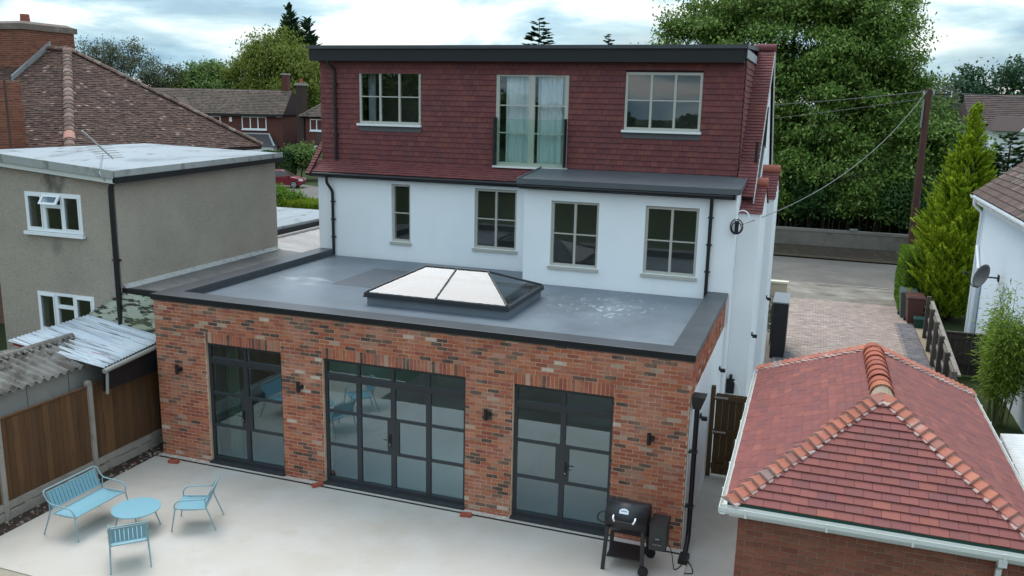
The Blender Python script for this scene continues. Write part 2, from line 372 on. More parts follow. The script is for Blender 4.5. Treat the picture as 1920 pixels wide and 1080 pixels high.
GT = [(0, (0.215, 0.073, 0.063)), (0.2, (0.203, 0.070, 0.063)), (0.38, (0.229, 0.077, 0.065)), (0.55, (0.192, 0.069, 0.064)), (0.7, (0.257, 0.087, 0.067)), (0.78, (0.212, 0.072, 0.062)), (0.92, (0.182, 0.070, 0.066))]
M_GT_O, M_GT_I = tile_mat('obj', GT, 'garage_tile'), tile_mat('isl', GT, 'garage_tile')
M_HIP = mat('hip_tile', rand=('obj', [(0, (.40, .135, .085)), (.4, (.37, .125, .085)), (.7, (.42, .15, .10)), (.88, (.34, .14, .11)), (.96, (.26, .17, .15))]), jitter=.1, rough=.75, bump=(40, .3, .006), mott=[((.50, .36, .30), 3.0, .58, .75, 3, .5)])
M_RIDGE = mat('ridge_tile', rand=('obj', [(0, (.34, .095, .055)), (.5, (.28, .08, .05)), (.8, (.40, .13, .07))]), jitter=.12, rough=.7, bump=(40, .3, .006))
M_BED = mat('bedding_mortar', (.47, .34, .30), .95, bump=(60, .6, .01))
OT = [(0, (0.094, 0.053, 0.040)), (.25, (0.074, 0.042, 0.034)), (.5, (0.111, 0.062, 0.048)), (.72, (0.061, 0.038, 0.034)), (.85, (0.131, 0.078, 0.062)), (.978, (0.246, 0.180, 0.148))]
OM = [((.06, .05, .035), 1.0, .5, .75, 5, .6), ((.035, .03, .022), 9, .58, .7, 4, .7)]
M_OT_O, M_OT_I = tile_mat('obj', OT, 'old_tile', .9, OM), tile_mat('isl', OT, 'old_tile', .9, OM)
M_DECK = mat('tile_underlay', (.04, .022, .022), .9)
M_WHITE = mat('white_render', (.80, .825, .835), .85, .2, mott=[((.73, .76, .78), .8, .45, .7, 4, .5), ((.66, .67, .66), 3.0, .60, .82, 4, .35, (1, 1, .10))], bump=(120, .12, .004))
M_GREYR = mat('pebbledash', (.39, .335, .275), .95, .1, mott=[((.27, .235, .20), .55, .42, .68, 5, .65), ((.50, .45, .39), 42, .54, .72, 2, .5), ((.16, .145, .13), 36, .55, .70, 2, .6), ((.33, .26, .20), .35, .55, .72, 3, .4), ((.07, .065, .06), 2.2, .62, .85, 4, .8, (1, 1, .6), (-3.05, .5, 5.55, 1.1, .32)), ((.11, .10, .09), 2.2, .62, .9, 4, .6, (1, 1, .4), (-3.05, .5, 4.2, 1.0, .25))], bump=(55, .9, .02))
M_STONE = mat('window_frame_grey', (.42, .41, .36), .45, .4)
M_SILLW = mat('white_sill', (.74, .74, .72), .5, .4)
M_PVC = mat('white_plastic', (.78, .80, .81), .4, .4)
M_BLACK = mat('black_plastic', (.011, .011, .012), .42, .4)
M_DARKF = mat('anthracite_aluminium', (.030, .033, .036), .42, .4)
M_GRP = mat('grey_fibreglass_roof', (.135, .160, .185), .42, .35, mott=[((.10, .115, .13), .7, .42, .68, 4, .7), ((.24, .27, .29), .45, .52, .75, 3, .5), ((.50, .54, .55), 8.5, .62, .72, 6, .6, (1.0, .55, 1), (8.8, 3.5, 3.33, 4.4, .13)), ((.24, .27, .29), 2.2, .56, .74, 6, .5, (1.0, .7, 1), (8.8, 3.5, 3.33, 5.0, .14)), ((.45, .49, .50), 2.0, .60, .74, 6, .55, (.5, 1, 1), (1.6, 3.4, 3.33, 2.6, .16)), ((.60, .64, .64), 7, .72, .76, 5, .5)], bump=(30, .12, .004))
M_COPE = mat('grp_coping', (.050, .055, .061), .42, .4, mott=[((.085, .09, .095), 1.5, .5, .75, 4, .5)])
M_LEADROOF = mat('grey_membrane', (.085, .092, .10), .5, .35, mott=[((.12, .13, .14), 1.2, .5, .75, 4, .5)])
M_FASCIA = mat('black_fascia', (.014, .015, .016), .5, .3)
M_GLASS = glass('window_glass', (.90, .93, .92), 1.5, 2.2, .03)
M_DGLASS = glass('door_glass', (.74, .86, .87), 1.5, 2.4, .12, (.74, .92, 1))
M_LGLASS = glass('lantern_glass', (.80, .86, .88), 1.5, 1.08, .0)
M_JULIET = glass('balcony_glass', (.90, .965, .94), 1.5, .8, .0)
M_PATIO = mat('cream_porcelain', (0.481, 0.435, 0.380), .55, .3, mott=[((0.418, 0.369, 0.305), .45, .45, .70, 5, .65), ((0.515, 0.491, 0.456), .8, .48, .72, 3, .7), ((0.388, 0.326, 0.254), 1.9, .58, .76, 6, .5), ((0.353, 0.321, 0.279), 7, .66, .76, 6, .3)])
M_SOIL = mat('bare_soil', (.055, .040, .030), 1, .1, mott=[((.10, .075, .055), 5, .5, .7, 5, .7)], bump=(18, 1, .05))
M_SAND = mat('sandy_path', (.33, .28, .22), 1, .1, mott=[((.42, .38, .32), 3, .45, .7, 5, .6)], bump=(25, .6, .03))
M_CONC = mat('old_concrete', (.33, .29, .25), .95, .1, mott=[((.20, .17, .14), 4, .45, .7, 5, .6), ((.10, .11, .06), 2, .6, .75, 4, .5)], bump=(25, .7, .02))
M_INT = mat('interior_plaster', (.34, .34, .32), .9)
M_INTF = mat('interior_floor', (.33, .34, .34), .35, .4)
M_CURT = mat('sheer_curtain', (.84, .86, .90), .9, .1, trans=.12)
M_GALV = mat('galvanised_steel', (.42, .43, .44), .4, .5, .6)
M_LEAF_OBJ = None

W = 11.05
# ------------------------------------------------------------------ setting: ground, patio, road
g_ = MB(); g_.add([(-900, -500, -.10), (900, -500, -.10), (900, 1500, -.10), (-900, 1500, -.10)], [(0, 1, 2, 3)])
tag(g_.build('ground', mat('grassland', (.034, .050, .018), 1, .1, mott=[((.05, .06, .024), .5, .4, .7, 6, .8), ((.03, .034, .02), .08, .45, .7, 4, .6)])), kind='structure')
pt = MB(); pt.box(-.04, 11.22, -4.68, -.19, -.09, 0); pt.box(-.04, 11.22, -.125, .004, -.09, 0); 
patio = tag(pt.build('patio', M_PATIO), kind='structure')
MB().box(.02, 11.04, -.188, -.127, -.09, -.004).build('drain_channel', M_BLACK, patio)
tag(MB().box(-6, 2.6, -6.2, -4.69, -.085, -.012).build('path', M_SAND), kind='structure')
M_PASS = mat('passage_concrete', (.40, .375, .34), .9, .2, mott=[((.32, .30, .265), .9, .45, .7, 5, .7), ((.47, .45, .42), 2, .55, .75, 4, .5)], bump=(40, .2, .005))
tag(MB().add([(11.225, -6, -.004), (12.09, -6, -.004), (12.09, .004, -.004), (11.225, .004, -.004)], [(0, 1, 2, 3)]).add([(11.056, .006, -.004), (12.09, .006, -.004), (12.09, 8.0, -.004), (11.056, 8.0, -.004)], [(0, 1, 2, 3)]).add([(12.09, 3.0, -.02), (16.5, 3.0, -.02), (16.5, 8.0, -.02), (12.09, 8.0, -.02)], [(0, 1, 2, 3)]).build('passage', M_PASS), kind='structure')
tag(MB().box(-.52, -.05, -6.5, .9, -.085, -.02).build('soil_bed', M_SOIL), kind='structure')
rb = MB()
for i in range(130):
    x, y, s = rnd.uniform(-.44, -.08), rnd.uniform(-4.8, .45), rnd.choice([.012, .018, .025, .035, .05]) * rnd.uniform(.7, 1.2); a = rnd.uniform(0, 3)
    p = [(x + s * math.cos(a + k * 1.57) * rnd.uniform(.7, 1.3), y + s * math.sin(a + k * 1.57) * rnd.uniform(.7, 1.3)) for k in range(4)]
    rb.hexa([(q[0], q[1], -.022) for q in p], [(q[0] * .7 + x * .3, q[1] * .7 + y * .3, -.02 + s * rnd.uniform(.4, .9)) for q in p])
tag(rb.build('rubble', mat('rubble', rand=('isl', [(0, (.22, .18, .15)), (.4, (.12, .09, .07)), (.7, (.26, .22, .18)), (.93, (.25, .10, .06))]), rough=1, bump=(30, .6, .01))), 'broken stones and clods lying in the soil strip along the fence', 'rubble', kind='stuff')
tag(MB().add([(2.6, -16, -.07), (12.2, -16, -.07), (12.2, -4.7, -.07), (2.6, -4.7, -.07)], [(0, 1, 2, 3)]).build('unseen_earth', mat('added_earth', (.085, .072, .058), 1, .1, mott=[((.05, .042, .034), .6, .45, .7, 5, .7), ((.06, .07, .03), 1.0, .55, .75, 4, .6), ((.32, .30, .27), .7, .68, .74, 4, .7, (.5, 1.5, 1))])), kind='structure')  # unseen ground, added to darken what the door transoms mirror
mc = MB()
for i in range(260):
    x = rnd.uniform(.03, W); y = -rnd.uniform(.012, .12) ** 1.0; s = rnd.uniform(.006, .026)
    if any(a - .03 < x < b + .03 for a, b in ((1.255, 3.05), (3.99, 6.99), (7.92, 9.75))): continue
    mc.hexa([(x - s, y - s * .6, .0005), (x + s, y - s * .5, .0005), (x + s * .8, y + s * .6, .0005), (x - s * .7, y + s * .5, .0005)], [(x - s * .6, y - s * .3, s * .35), (x + s * .6, y - s * .3, s * .35), (x + s * .5, y + s * .4, s * .35), (x - s * .5, y + s * .3, s * .35)])
tag(mc.build('mortar_crumbs', mat('mortar_crumbs', (.62, .58, .53), 1)), 'pale mortar crumbs lying along the foot of the brick wall', 'crumbs', kind='stuff')
def strip(name, pts, z, m, kind='structure', thick=None):
    b = MB(); k = len(pts)
    vs = [(*p[0], z) for p in pts] + [(*p[1], z) for p in pts]
    b.add(vs, [(i, i + 1, k + i + 1, k + i) for i in range(k - 1)]); o = b.build(name, m); return tag(o, kind=kind)
M_ROAD = mat('worn_asphalt', (.130, .118, .105), .95, .2, mott=[((.20, .18, .155), .35, .45, .7, 5, .7), ((.09, .088, .085), .9, .55, .75, 5, .6), ((.27, .25, .22), 2.5, .66, .75, 5, .5)], bump=(60, .4, .01))
M_PAVE = mat('old_pavement', (.205, .18, .15), .95, .2, mott=[((.31, .28, .24), .8, .45, .66, 6, .8), ((.10, .088, .075), 1.3, .52, .66, 6, .8, (.6, 1.6, 1))], bump=(40, .4, .01))
strip('road', [((80, 29.0), (80, 36)), ((30, 26.2), (30, 33.2)), ((16, 26), (16, 33)), ((9, 26.3), (10.5, 33.1)), ((-5, 33), (-2, 39.2)), ((-26, 43), (-23, 49.8)), ((-75, 66), (-72, 73))], -.085, M_ROAD)
strip('pavement', [((30, 22.7), (30, 26.1)), ((16, 22.4), (16, 25.9)), ((9, 22.5), (9, 26.15)), ((3, 25), (3, 28.8))], -.045, M_PAVE)
strip('road_verge', [((30, 33.3), (30, 34.9)), ((16, 33.1), (16, 34.75)), ((9.5, 33.3), (9.5, 34.8)), ((-2, 39.4), (-1.4, 40.8))], -.03, mat('earth_verge', (.075, .058, .042), 1, .1, mott=[((.13, .11, .085), 2, .5, .7, 6, .6), ((.07, .085, .03), .6, .55, .7, 4, .5)], bump=(12, 1, .06)))
kb = MB(); kb.box(9, 30, 25.98, 26.1, -.084, -.03); tag(kb.build('kerb', M_CONC), kind='structure')
M_GRAVEL = mat('gravel_margin', (.36, .29, .20), 1, .1, mott=[((.22, .17, .12), 30, .45, .65, 3, .8)], bump=(60, 1, .02))
tag(MB().box(16.48, 16.75, 8, 20.5, -.09, -.03).build('gravel_margin', M_GRAVEL), kind='structure')
# block paved drive: every block built, joined
dr = tag(MB().box(11.2, 16.47, 8.0, 22.45, -.09, -.045).build('driveway', mat('paving_sand', (.17, .145, .12), 1)), kind='structure')
pv = []; pb = []
for j in range(int((22.4 - 10) / .1)):
    y0 = 10 + j * .1; x = 11.9 - (j % 2) * .1
    while x < 16.45:
        x0, x1 = max(x, 11.9), min(x + .2, 16.45); x += .2
        if x1 - x0 < .04: continue
        edge = x0 > 15.75 and y0 < 19.4 or ((x0 - 11.55) / 1.0) ** 2 + ((y0 - 12.6) / 1.6) ** 2 < 1 and x0 < 12.6
        (pb if edge else pv).append(basis(((x0 + x1) / 2, y0, -.045 + rnd.uniform(0, .006)), np.array([x1 - x0 - .006, 0, 0]), np.array([0, .094, 0]), np.array([0, 0, .043])))
PV = [(0, (0.340, 0.259, 0.218)), (.3, (0.310, 0.240, 0.204)), (.55, (0.370, 0.288, 0.242)), (.75, (0.280, 0.221, 0.195)), (.92, (0.410, 0.326, 0.280))]
PD = [(0, (.16, .15, .15)), (.5, (.12, .115, .12)), (.8, (.19, .165, .16))]
emit('paver', pv, dr, None, mat('paver', rand=('isl', PV), jitter=.1, rough=.95, mott=[((.20, .17, .14), .9, .5, .75, 4, .5)]), n=0)
emit('dark_paver', pb, dr, None, mat('dark_paver', rand=('isl', PD), jitter=.1, rough=.95), n=0)

# ------------------------------------------------------------------ the brick extension
H = 3.425
ext = thing('brick_extension', 'single storey extension of mixed red bricks with three black glazed door sets', 'house extension', (0, 0, 0))
OPEN = [(1.255, 3.05), (3.99, 6.99), (7.92, 9.75)]; OT_ = 2.6
holes = [(a, b, -.1, OT_) for a, b in OPEN]
wb = MB(); wall_y(wb, 0, W - .012, .006, .28, -.09, 3.42, holes); wb.build('wall', M_MORTAR, ext)
sol = [(a, b, OT_, OT_ + .225) for a, b in OPEN]
pcs = bricks(bond(0, W, -.025, H, holes + sol, zoff=-.025), (0, 0, 0), (1, 0, 0), (0, 0, 1), (0, -1, 0), .11)
for a, b in OPEN:
    n = round((b - a) / .075)
    for i in range(n):
        s = (b - a) / n; pcs += bricks([(a + i * s, a + (i + 1) * s - .013, OT_ + .002, OT_ + .215)], (0, 0, 0), (1, 0, 0), (0, 0, 1), (0, -1, 0), .11)
def kf(m):
    p = m[:3, 3]; return np.linalg.norm(p - np.array(CAM)) + (50 if p[0] > W - .02 else 0) + (3 if (9.8 < p[0] < 10.9 and p[2] < .9) else 0)
side = bricks(bond(.0, 5.18, 2.75, H, zoff=-.025, phase=.5), (W, 0, 0), (0, 1, 0), (0, 0, 1), (1, 0, 0), .06)
emit('brick', pcs + side, ext, M_BR_O, M_BR_I, 300, kf)
sw = MB(); sw.box(W - .30, W - .012, .28, 5.19, -.09, 2.74); sw.box(W - .012, W + .004, .11, 5.19, -.05, 2.735); sw.box(W - .30, W - .062, .28, 5.19, 2.74, 3.42); 
sw.build('side_wall', M_WHITE, ext)
MB().box(0, .28, .28, 6.4, -.09, 3.42).build('party_wall', M_WHITE, ext)
rf = MB(); rf.box(.2, 4.10, .2, 6.42, 3.2, 3.33); rf.box(7.18, 10.9, .2, 5.18, 3.2, 3.33); rf.box(4.10, 7.18, .2, 1.62, 3.2, 3.33); rf.box(4.10, 6.27, 3.78, 6.42, 3.2, 3.33); rf.box(6.27, 7.18, 3.78, 5.18, 3.2, 3.33)
ro = rf.build('roof', M_GRP, ext)
MB().box(2.35, 3.9, 3.1, 5.2, 3.331, 3.3345).build('roof_patch', mat('roof_patch', (.098, .108, .12), .6, .3, mott=[((.13, .14, .15), 1.5, .5, .75, 4, .5)]), ro)
cp = MB(); c0, c1 = -.035, W + .035
cp.box(c0, c1, -.035, .41, 3.428, 3.51); cp.box(c0, .41, .41, 6.42, 3.428, 3.508); cp.box(W - .41, c1, .41, 5.19, 3.428, 3.508)
cp.box(c0 + .004, c1 - .004, -.03, -.012, 3.38, 3.43); cp.box(W + .012, W + .03, -.012, 5.18, 3.385, 3.43)
cp.box(.28, .40, .41, 6.41, 3.332, 3.43); cp.box(.40, W - .40, .28, .40, 3.332, 3.43); cp.box(W - .40, W - .28, .40, 5.18, 3.332, 3.43)
cope = cp.build('coping', M_COPE, ext, bevel=.008)
fb = MB(); fb.box(c0 - .003, c1 + .003, -.041, -.036, 3.40, 3.503); fb.build('drip_edge', M_BLACK, cope)
# roof lantern: upstand, rim, glazing bars, panes
LX0, LX1, LY0, LY1, LZ, RZ = 4.05, 7.24, 1.55, 3.86, 3.60, 4.03
up = MB()
for q in ((LX0 + .05, LX1 - .05, LY0 + .05, LY0 + .17), (LX0 + .05, LX1 - .05, LY1 - .17, LY1 - .05), (LX0 + .05, LX0 + .17, LY0 + .17, LY1 - .17), (LX1 - .17, LX1 - .05, LY0 + .17, LY1 - .17)): up.box(*q, 3.332, 3.50)
lan = MB()
for q in ((LX0, LX1, LY0, LY0 + .10), (LX0, LX1, LY1 - .10, LY1), (LX0, LX0 + .10, LY0 + .10, LY1 - .10), (LX1 - .10, LX1, LY0 + .10, LY1 - .10)):
    lan.box(*q, 3.535, LZ)
for q in ((LX0 - .012, LX1 + .012, LY0 - .012, LY0 + .14), (LX0 - .012, LX1 + .012, LY1 - .14, LY1 + .012), (LX0 - .012, LX0 + .14, LY0 + .14, LY1 - .14), (LX1 - .14, LX1 + .012, LY0 + .14, LY1 - .14)): lan.box(*q, 3.502, 3.533)
ra, rb_ = Vector((4.93, 2.705, RZ)), Vector((6.36, 2.705, RZ))
cs = [Vector((LX0 + .04, LY0 + .04, LZ + .01)), Vector((LX1 - .04, LY0 + .04, LZ + .01)), Vector((LX1 - .04, LY1 - .04, LZ + .01)), Vector((LX0 + .04, LY1 - .04, LZ + .01))]
for a, b, r in ((cs[0], ra, .024), (cs[3], ra, .024), (cs[1], rb_, .024), (cs[2], rb_, .024), (ra, rb_, .026)): lan.tube([a, b], r, 6)
mid = (ra + rb_) / 2
for yy in (LY0 + .04, LY1 - .04): lan.tube([mid, (mid.x + .02, yy, LZ + .01)], .022, 6)
lant = lan.build('roof_lantern', M_DARKF, ext)
up.build('upstand', M_GRP, lant)
def pane3(pts, m, par):
    P = [Vector(p) for p in pts]; n = (P[1] - P[0]).cross(P[2] - P[0]).normalized() * .008
    b = MB(); k = len(P); b.add([p for p in P] + [p - n for p in P], [tuple(range(k)), tuple(range(2 * k - 1, k - 1, -1))] + [(i, k + i, k + (i + 1) % k, (i + 1) % k) for i in range(k)]); return b.build('pane', m, par)
bm0, bm1 = Vector((mid.x + .02, LY0 + .04, LZ + .01)), Vector((mid.x + .02, LY1 - .04, LZ + .01))
pane3([cs[0], bm0, mid, ra], M_LGLASS, lant); pane3([bm0, cs[1], rb_, mid], M_LGLASS, lant)
pane3([cs[1], cs[2], rb_], M_LGLASS, lant); pane3([cs[3], cs[0], ra], M_LGLASS, lant)
pane3([bm1, cs[3], ra, mid], M_LGLASS, lant); pane3([cs[2], bm1, mid, rb_], M_LGLASS, lant)
# door sets
def door_set(x0, x1, xs, handles, label):
    f = MB(); ya, yb = .07, .14; T0, T1 = 2.20, 2.285
    f.box(x0, x0 + .06, ya, yb, .0, OT_); f.box(x1 - .06, x1, ya, yb, .0, OT_); f.box(x0 + .06, x1 - .06, ya, yb, OT_ - .07, OT_)
    f.box(x0 + .06, x1 - .06, ya - .008, yb, T0, T1); f.box(x0 + .06, x1 - .06, ya, yb, .0, .12)
    f.box(x0 - .01, x1 + .01, -.06, ya - .002, -.004, .045)
    ed = [x0 + .06] + xs + [x1 - .06]; cells = []
    for q in xs: f.box(q - .048, q + .048, ya + .002, yb - .002, .12, T0); f.box(q - .03, q + .03, ya + .002, yb - .002, T1, OT_ - .07)
    for i in range(len(ed) - 1):
        a = ed[i] + (.048 if i else 0); b = ed[i + 1] - (.048 if i < len(ed) - 2 else 0)
        a2 = ed[i] + (.03 if i else 0); b2 = ed[i + 1] - (.03 if i < len(ed) - 2 else 0)
        cells.append((a2, b2, T1, OT_ - .07))
        f.box(a, b, ya + .004, yb - .01, T0 - .05, T0)
        s = handles.get(i); pl = .075
        for r in (.82, 1.515): f.box(a, b, ya + .004, yb - .01, r - .024, r + .024)
        cells.append((a, b, .12, .796)); cells.append((a, b, 1.539, T0 - .05))
        ma, mb_ = a, b
        if s == 'R': f.box(b - pl, b, ya + .005, yb - .012, .844, 1.491); mb_ = b - pl
        if s == 'L': f.box(a, a + pl, ya + .005, yb - .012, .844, 1.491); ma = a + pl
        cells.append((ma, mb_, .844, 1.491))
    d = f.build('door_set', M_DARKF, ext); d['label'] = label
    for a, b, c, e in cells: MB().box(a, b, ya + .03, ya + .038, c, e).build('pane', M_DGLASS, d)
    return d
def door_handle(d, x, way):
    h = MB(); h.box(x - .018, x + .018, .052, .069, .98, 1.22); h.tube([(x, .055, 1.12), (x, .02, 1.12), (x + way * .12, .018, 1.12)], .010, 6); h.build('handle', M_BLACK, d)
    MB().cyl((x, .052, 1.02), (x, .046, 1.02), .012, 10).build('lock', M_GALV, d)
d1 = door_set(1.255, 3.05, [2.14], {0: 'R', 1: 'L'}, 'two leaf black glazed door set nearest the fence'); door_handle(d1, 2.06, -1)
d2 = door_set(3.99, 6.99, [4.73, 5.47, 6.21], {1: 'R', 2: 'L'}, 'four leaf black glazed door set in the middle'); door_handle(d2, 5.41, -1)
d3 = door_set(7.92, 9.75, [8.84], {0: 'R', 1: 'L'}, 'two leaf black glazed door set beside the barbecue'); door_handle(d3, 8.91, 1)
for x in (.56, 3.47, 7.42, 10.40):
    b = MB(); b.cyl((x, -.075, 1.86), (x, -.075, 2.06), .036, 14); b.box(x + .03, x + .085, -.09, -.002, 1.93, 2.0); b.build('wall_light', M_BLACK, ext)
for y in (1.47, 4.64):
    b = MB(); b.box(W + .006, W + .035, y - .05, y + .05, 1.9, 1.98); b.box(W + .035, W + .14, y - .035, y + .035, 1.86, 1.93); b.build('side_light', M_BLACK, ext)
hp = MB(); hp.hexa([(W + .03, .06, 2.55), (W + .16, .06, 2.55), (W + .16, .22, 2.55), (W + .03, .22, 2.55)], [(W + .01, 0, 2.78), (W + .24, 0, 2.78), (W + .24, .28, 2.78), (W + .01, .28, 2.78)])
hp.tube(fillet([(W + .095, .14, 2.57), (W + .095, .14, .20), (W + .095, -.22, .03)], .12), .043, 10)
for z in (.75, 1.75): hp.box(W + .0, W + .15, .085, .195, z, z + .03)
hp.box(W + .02, W + .17, -.5, -.2, .0, .075); hp.build('downpipe', M_BLACK, ext)
# rooms behind the doors
rm = MB(); rm.box(.29, W - .31, .30, 6.3, -.08, -.004); rm.build('interior_floor', M_INTF, ext)
rm = MB(); rm.box(.29, W - .31, 6.3, 6.38, -.004, 3.19); rm.box(3.45, 3.57, .9, 6.29, 0, 3.19); rm.box(7.4, 7.52, .9, 6.29, 0, 3.19); rm.build('interior_wall', M_INT, ext)
cu = MB()
for i in range(14): cu.box(1.42 + i * .02, 1.438 + i * .02, .42 + .02 * (i % 2), .47 + .02 * (i % 2), .05, 2.55)
cu.build('curtain', mat('olive_curtain', (.22, .25, .18), .9), ext)

# ------------------------------------------------------------------ the white house
hs = thing('white_house', 'white rendered house with a red tile-hung dormer under a black fascia', 'house', (0, 6.5, 0))
YL, YR, YD = 6.5, 5.2, 6.85; HX = 11.12
mb = MB(); hl = [(2.14, 2.69, 3.83, 5.36), (4.51, 5.65, 3.83, 5.37)]; hr = [(6.95, 8.09, 3.79, 5.32), (9.155, 10.34, 3.79, 5.33)]
wall_y(mb, -.08, 6.29, YL, YL + .28, 0, 5.56, hl); wall_y(mb, 6.29, HX, YR, YR + .28, 0, 5.72, hr)
mb.box(6.29, 6.57, YR + .28, YL, 0, 5.7); mb.box(HX - .28, HX, YR + .28, 13.4, 0, 5.72); mb.box(-.08, .2, YL + .28, 13.4, 0, 5.56); mb.box(.2, HX - .28, 13.2, 13.4, 0, 5.5)
mb.build('wall', M_WHITE, hs)
gw = MB(); gx = HX + .20; gw.add([(gx - .2, 6.5, 5.6), (gx, 6.5, 5.6), (gx, 13.4, 5.5), (gx - .2, 13.4, 5.5), (gx - .2, 9.9, 8.82), (gx, 9.9, 8.82)], [(0, 3, 2, 1), (0, 1, 5, 4), (1, 2, 5), (2, 3, 4, 5), (3, 0, 4)])
gw.build('gable_wall', M_WHITE, hs)
for a, b, s, lab in ((2.14, 2.69, [.5], 'narrow'), (4.51, 5.65, [.5], '')):
    window(hs, a, b, 3.83, 5.36, YL, [] if lab else [.5], s, M_STONE, M_GLASS)
for a, b in ((6.95, 8.09), (9.155, 10.34)): window(hs, a, b, 3.79, 5.32, YR, [.5], [.5], M_STONE, M_GLASS)
# dormer: shell, hung tiles, windows, juliet door
DX0, DX1, DZ0, DZ1 = -.15, 10.95, 5.86, 8.50
dh = [(1.03, 2.83, 6.9, 8.25), (8.21, 10.02, 6.94, 8.28), (4.92, 6.81, 5.93, 8.25)]
dm = MB(); wall_y(dm, DX0 + .02, DX1 - .02, YD + .03, YD + .25, DZ0, 8.9, dh); dm.box(DX1 - .2, DX1 - .02, YD + .25, 9.6, 5.9, 8.9); dm.box(DX0 + .02, DX0 + .2, YD + .25, 9.6, 5.9, 8.9)
dorm = dm.build('dormer', M_DECK, hs)
tl = []
gz = .132
for i in range(int((8.52 - 5.82) / gz) + 1):
    z = 5.82 + i * gz; segs = [(DX0, DX1)]; o_ = (i % 2) * .0825
    for h in dh:
        if h[2] - .10 < z + gz / 2 < h[3]:
            segs = [q for s in segs for q in (((s[0], h[0] - .005), (h[1] + .005, s[1])) if s[0] < h[0] < s[1] else (s,))]
    for a, b in segs: tl += tiles((o_, YD + .018, z), (1, 0, 0), (0, 0, 1), 1, gz, lambda v, a=a - o_, b=b - o_: (a, b), .165, .013, .026)
ck = tiles((DX1 + .0, YD - .01, 5.9), (0, 1, 0), (0, 0, 1), 20, gz, lambda v: (0.0, max(.0, min(2.6, (5.9 + v - 5.9) / .93 + .1))), .165, .013, .026)
emit('hung_tile', tl + ck, hs, M_DT_O, M_DT_I, 300, lambda m: np.linalg.norm(m[:3, 3] - np.array(CAM)) + (30 if abs(m[0, 0]) < .01 else 0))
fa = MB(); fa.box(-.31, 10.93, 6.60, 6.86, 8.50, 8.80); fa.box(10.93, 10.985, 6.62, 9.6, 8.58, 8.80); fa.box(-.34, -.31, 6.62, 9.6, 8.55, 8.80); fa.build('fascia', M_FASCIA, hs)
lp = MB(); lp.hexa([(-.37, 6.55, 8.805), (11.0, 6.55, 8.805), (11.02, 9.8, 8.94), (-.37, 9.8, 8.94)], [(-.37, 6.55, 8.89), (11.0, 6.55, 8.89), (11.02, 9.8, 9.02), (-.37, 9.8, 9.02)]); lp.build('flat_roof', M_COPE, hs)
MB().box(10.986, 11.0, 6.62, 9.4, 8.60, 8.79).build('cheek_flashing', mat('lead_flashing', (.32, .34, .35), .5, .4), hs)
for a, b, c, d in dh[:2]:
    w_ = window(hs, a, b, c, d, YD - .055, [1 / 3, 2 / 3], [.52], M_STONE, M_GLASS, msill=M_SILLW, sill=.06)
    MB().box(a - .02, b + .02, YD - .028, YD - .004, c - .20, c - .065).build('lead_apron', mat('lead_apron', (.10, .10, .105), .6), w_)
jd = window(hs, 4.92, 6.81, 5.95, 8.25, YD - .055, [.5], [.345, .665], M_STONE, M_GLASS, msill=M_SILLW, mull=.15, outer=.09, name='balcony_door', sill=.05)
MB().box(4.97, 6.76, YD - .155, YD - .143, 6.0, 7.12).build('glass_balustrade', M_JULIET, hs)
jp = MB(); jp.box(4.915, 4.968, YD - .18, YD - .03, 5.97, 7.15); jp.box(6.762, 6.80, YD - .18, YD - .03, 5.97, 7.15); jp.build('balustrade_channel', M_BLACK, hs)
def drape(x0, x1, y, z0, z1, par, m, amp=.035, per=.16):
    b = MB(); n = max(8, int((x1 - x0) / .02)); vs = []
    for i in range(n + 1):
        x = x0 + (x1 - x0) * i / n; yy = y + amp * math.sin(i / n * (x1 - x0) / per * 6.283 + .8 * math.sin(i * .37)); vs += [(x, yy, z0), (x, yy, z1)]
    vs2 = [(p[0], p[1] + .004, p[2]) for p in vs]
    b.add(vs, [(2 * i, 2 * i + 2, 2 * i + 3, 2 * i + 1) for i in range(n)], True); b.add(vs2, [(2 * i, 2 * i + 1, 2 * i + 3, 2 * i + 2) for i in range(n)], True); return b.build('curtain', m, par)
drape(5.14, 5.80, 7.02, 5.98, 8.2, hs, M_CURT); drape(5.98, 6.68, 7.02, 5.98, 8.2, hs, M_CURT)
drape(1.12, 1.32, 7.2, 6.95, 8.2, hs, mat('grey_curtain', (.35, .36, .40), .9), .03, .09)
# main roof slopes, eaves skirt, verge
RS = 3.35 / 3.6
deck = MB(); deck.hexa([(-.30, 6.36, 5.56), (6.2, 6.36, 5.56), (6.2, 6.9, 5.86), (-.30, 6.9, 5.86)], [(-.30, 6.36, 5.59), (6.2, 6.36, 5.59), (6.2, 6.9, 5.89), (-.30, 6.9, 5.89)])
def slope(a, b, z): return [(a, 6.25, 5.58 - .08 + z), (b, 6.25, 5.58 - .08 + z), (b, 9.9, 8.95 + z), (a, 9.9, 8.95 + z)]
deck.hexa(slope(10.97, 11.38, 0), slope(10.97, 11.38, .03)); deck.hexa(slope(-.30, -.17, 0), slope(-.30, -.17, .03))
deck.hexa([(-.42, 9.9, 8.95), (11.38, 9.9, 8.95), (11.38, 13.7, 5.4), (-.42, 13.7, 5.4)], [(-.42, 9.9, 8.99), (11.38, 9.9, 8.99), (11.38, 13.7, 5.44), (-.42, 13.7, 5.44)])
rfm = deck.build('roof', M_DECK, hs)
sv = np.array([0, 3.65, 3.45]); sv = sv / np.linalg.norm(sv); T = []
T += tiles((-.31, 6.33, 5.59), (1, 0, 0), (0, .54, .30), 6, .1, lambda v: (0, 6.50), .165, .012, .016)
T += tiles((10.98, 6.23, 5.53), (1, 0, 0), sv, 49, .1, lambda v: (0, .42), .165, .012, .02)
T += tiles((-.31, 6.23, 5.53), (1, 0, 0), sv, 49, .1, lambda v: (0, .14), .165, .012, .02)
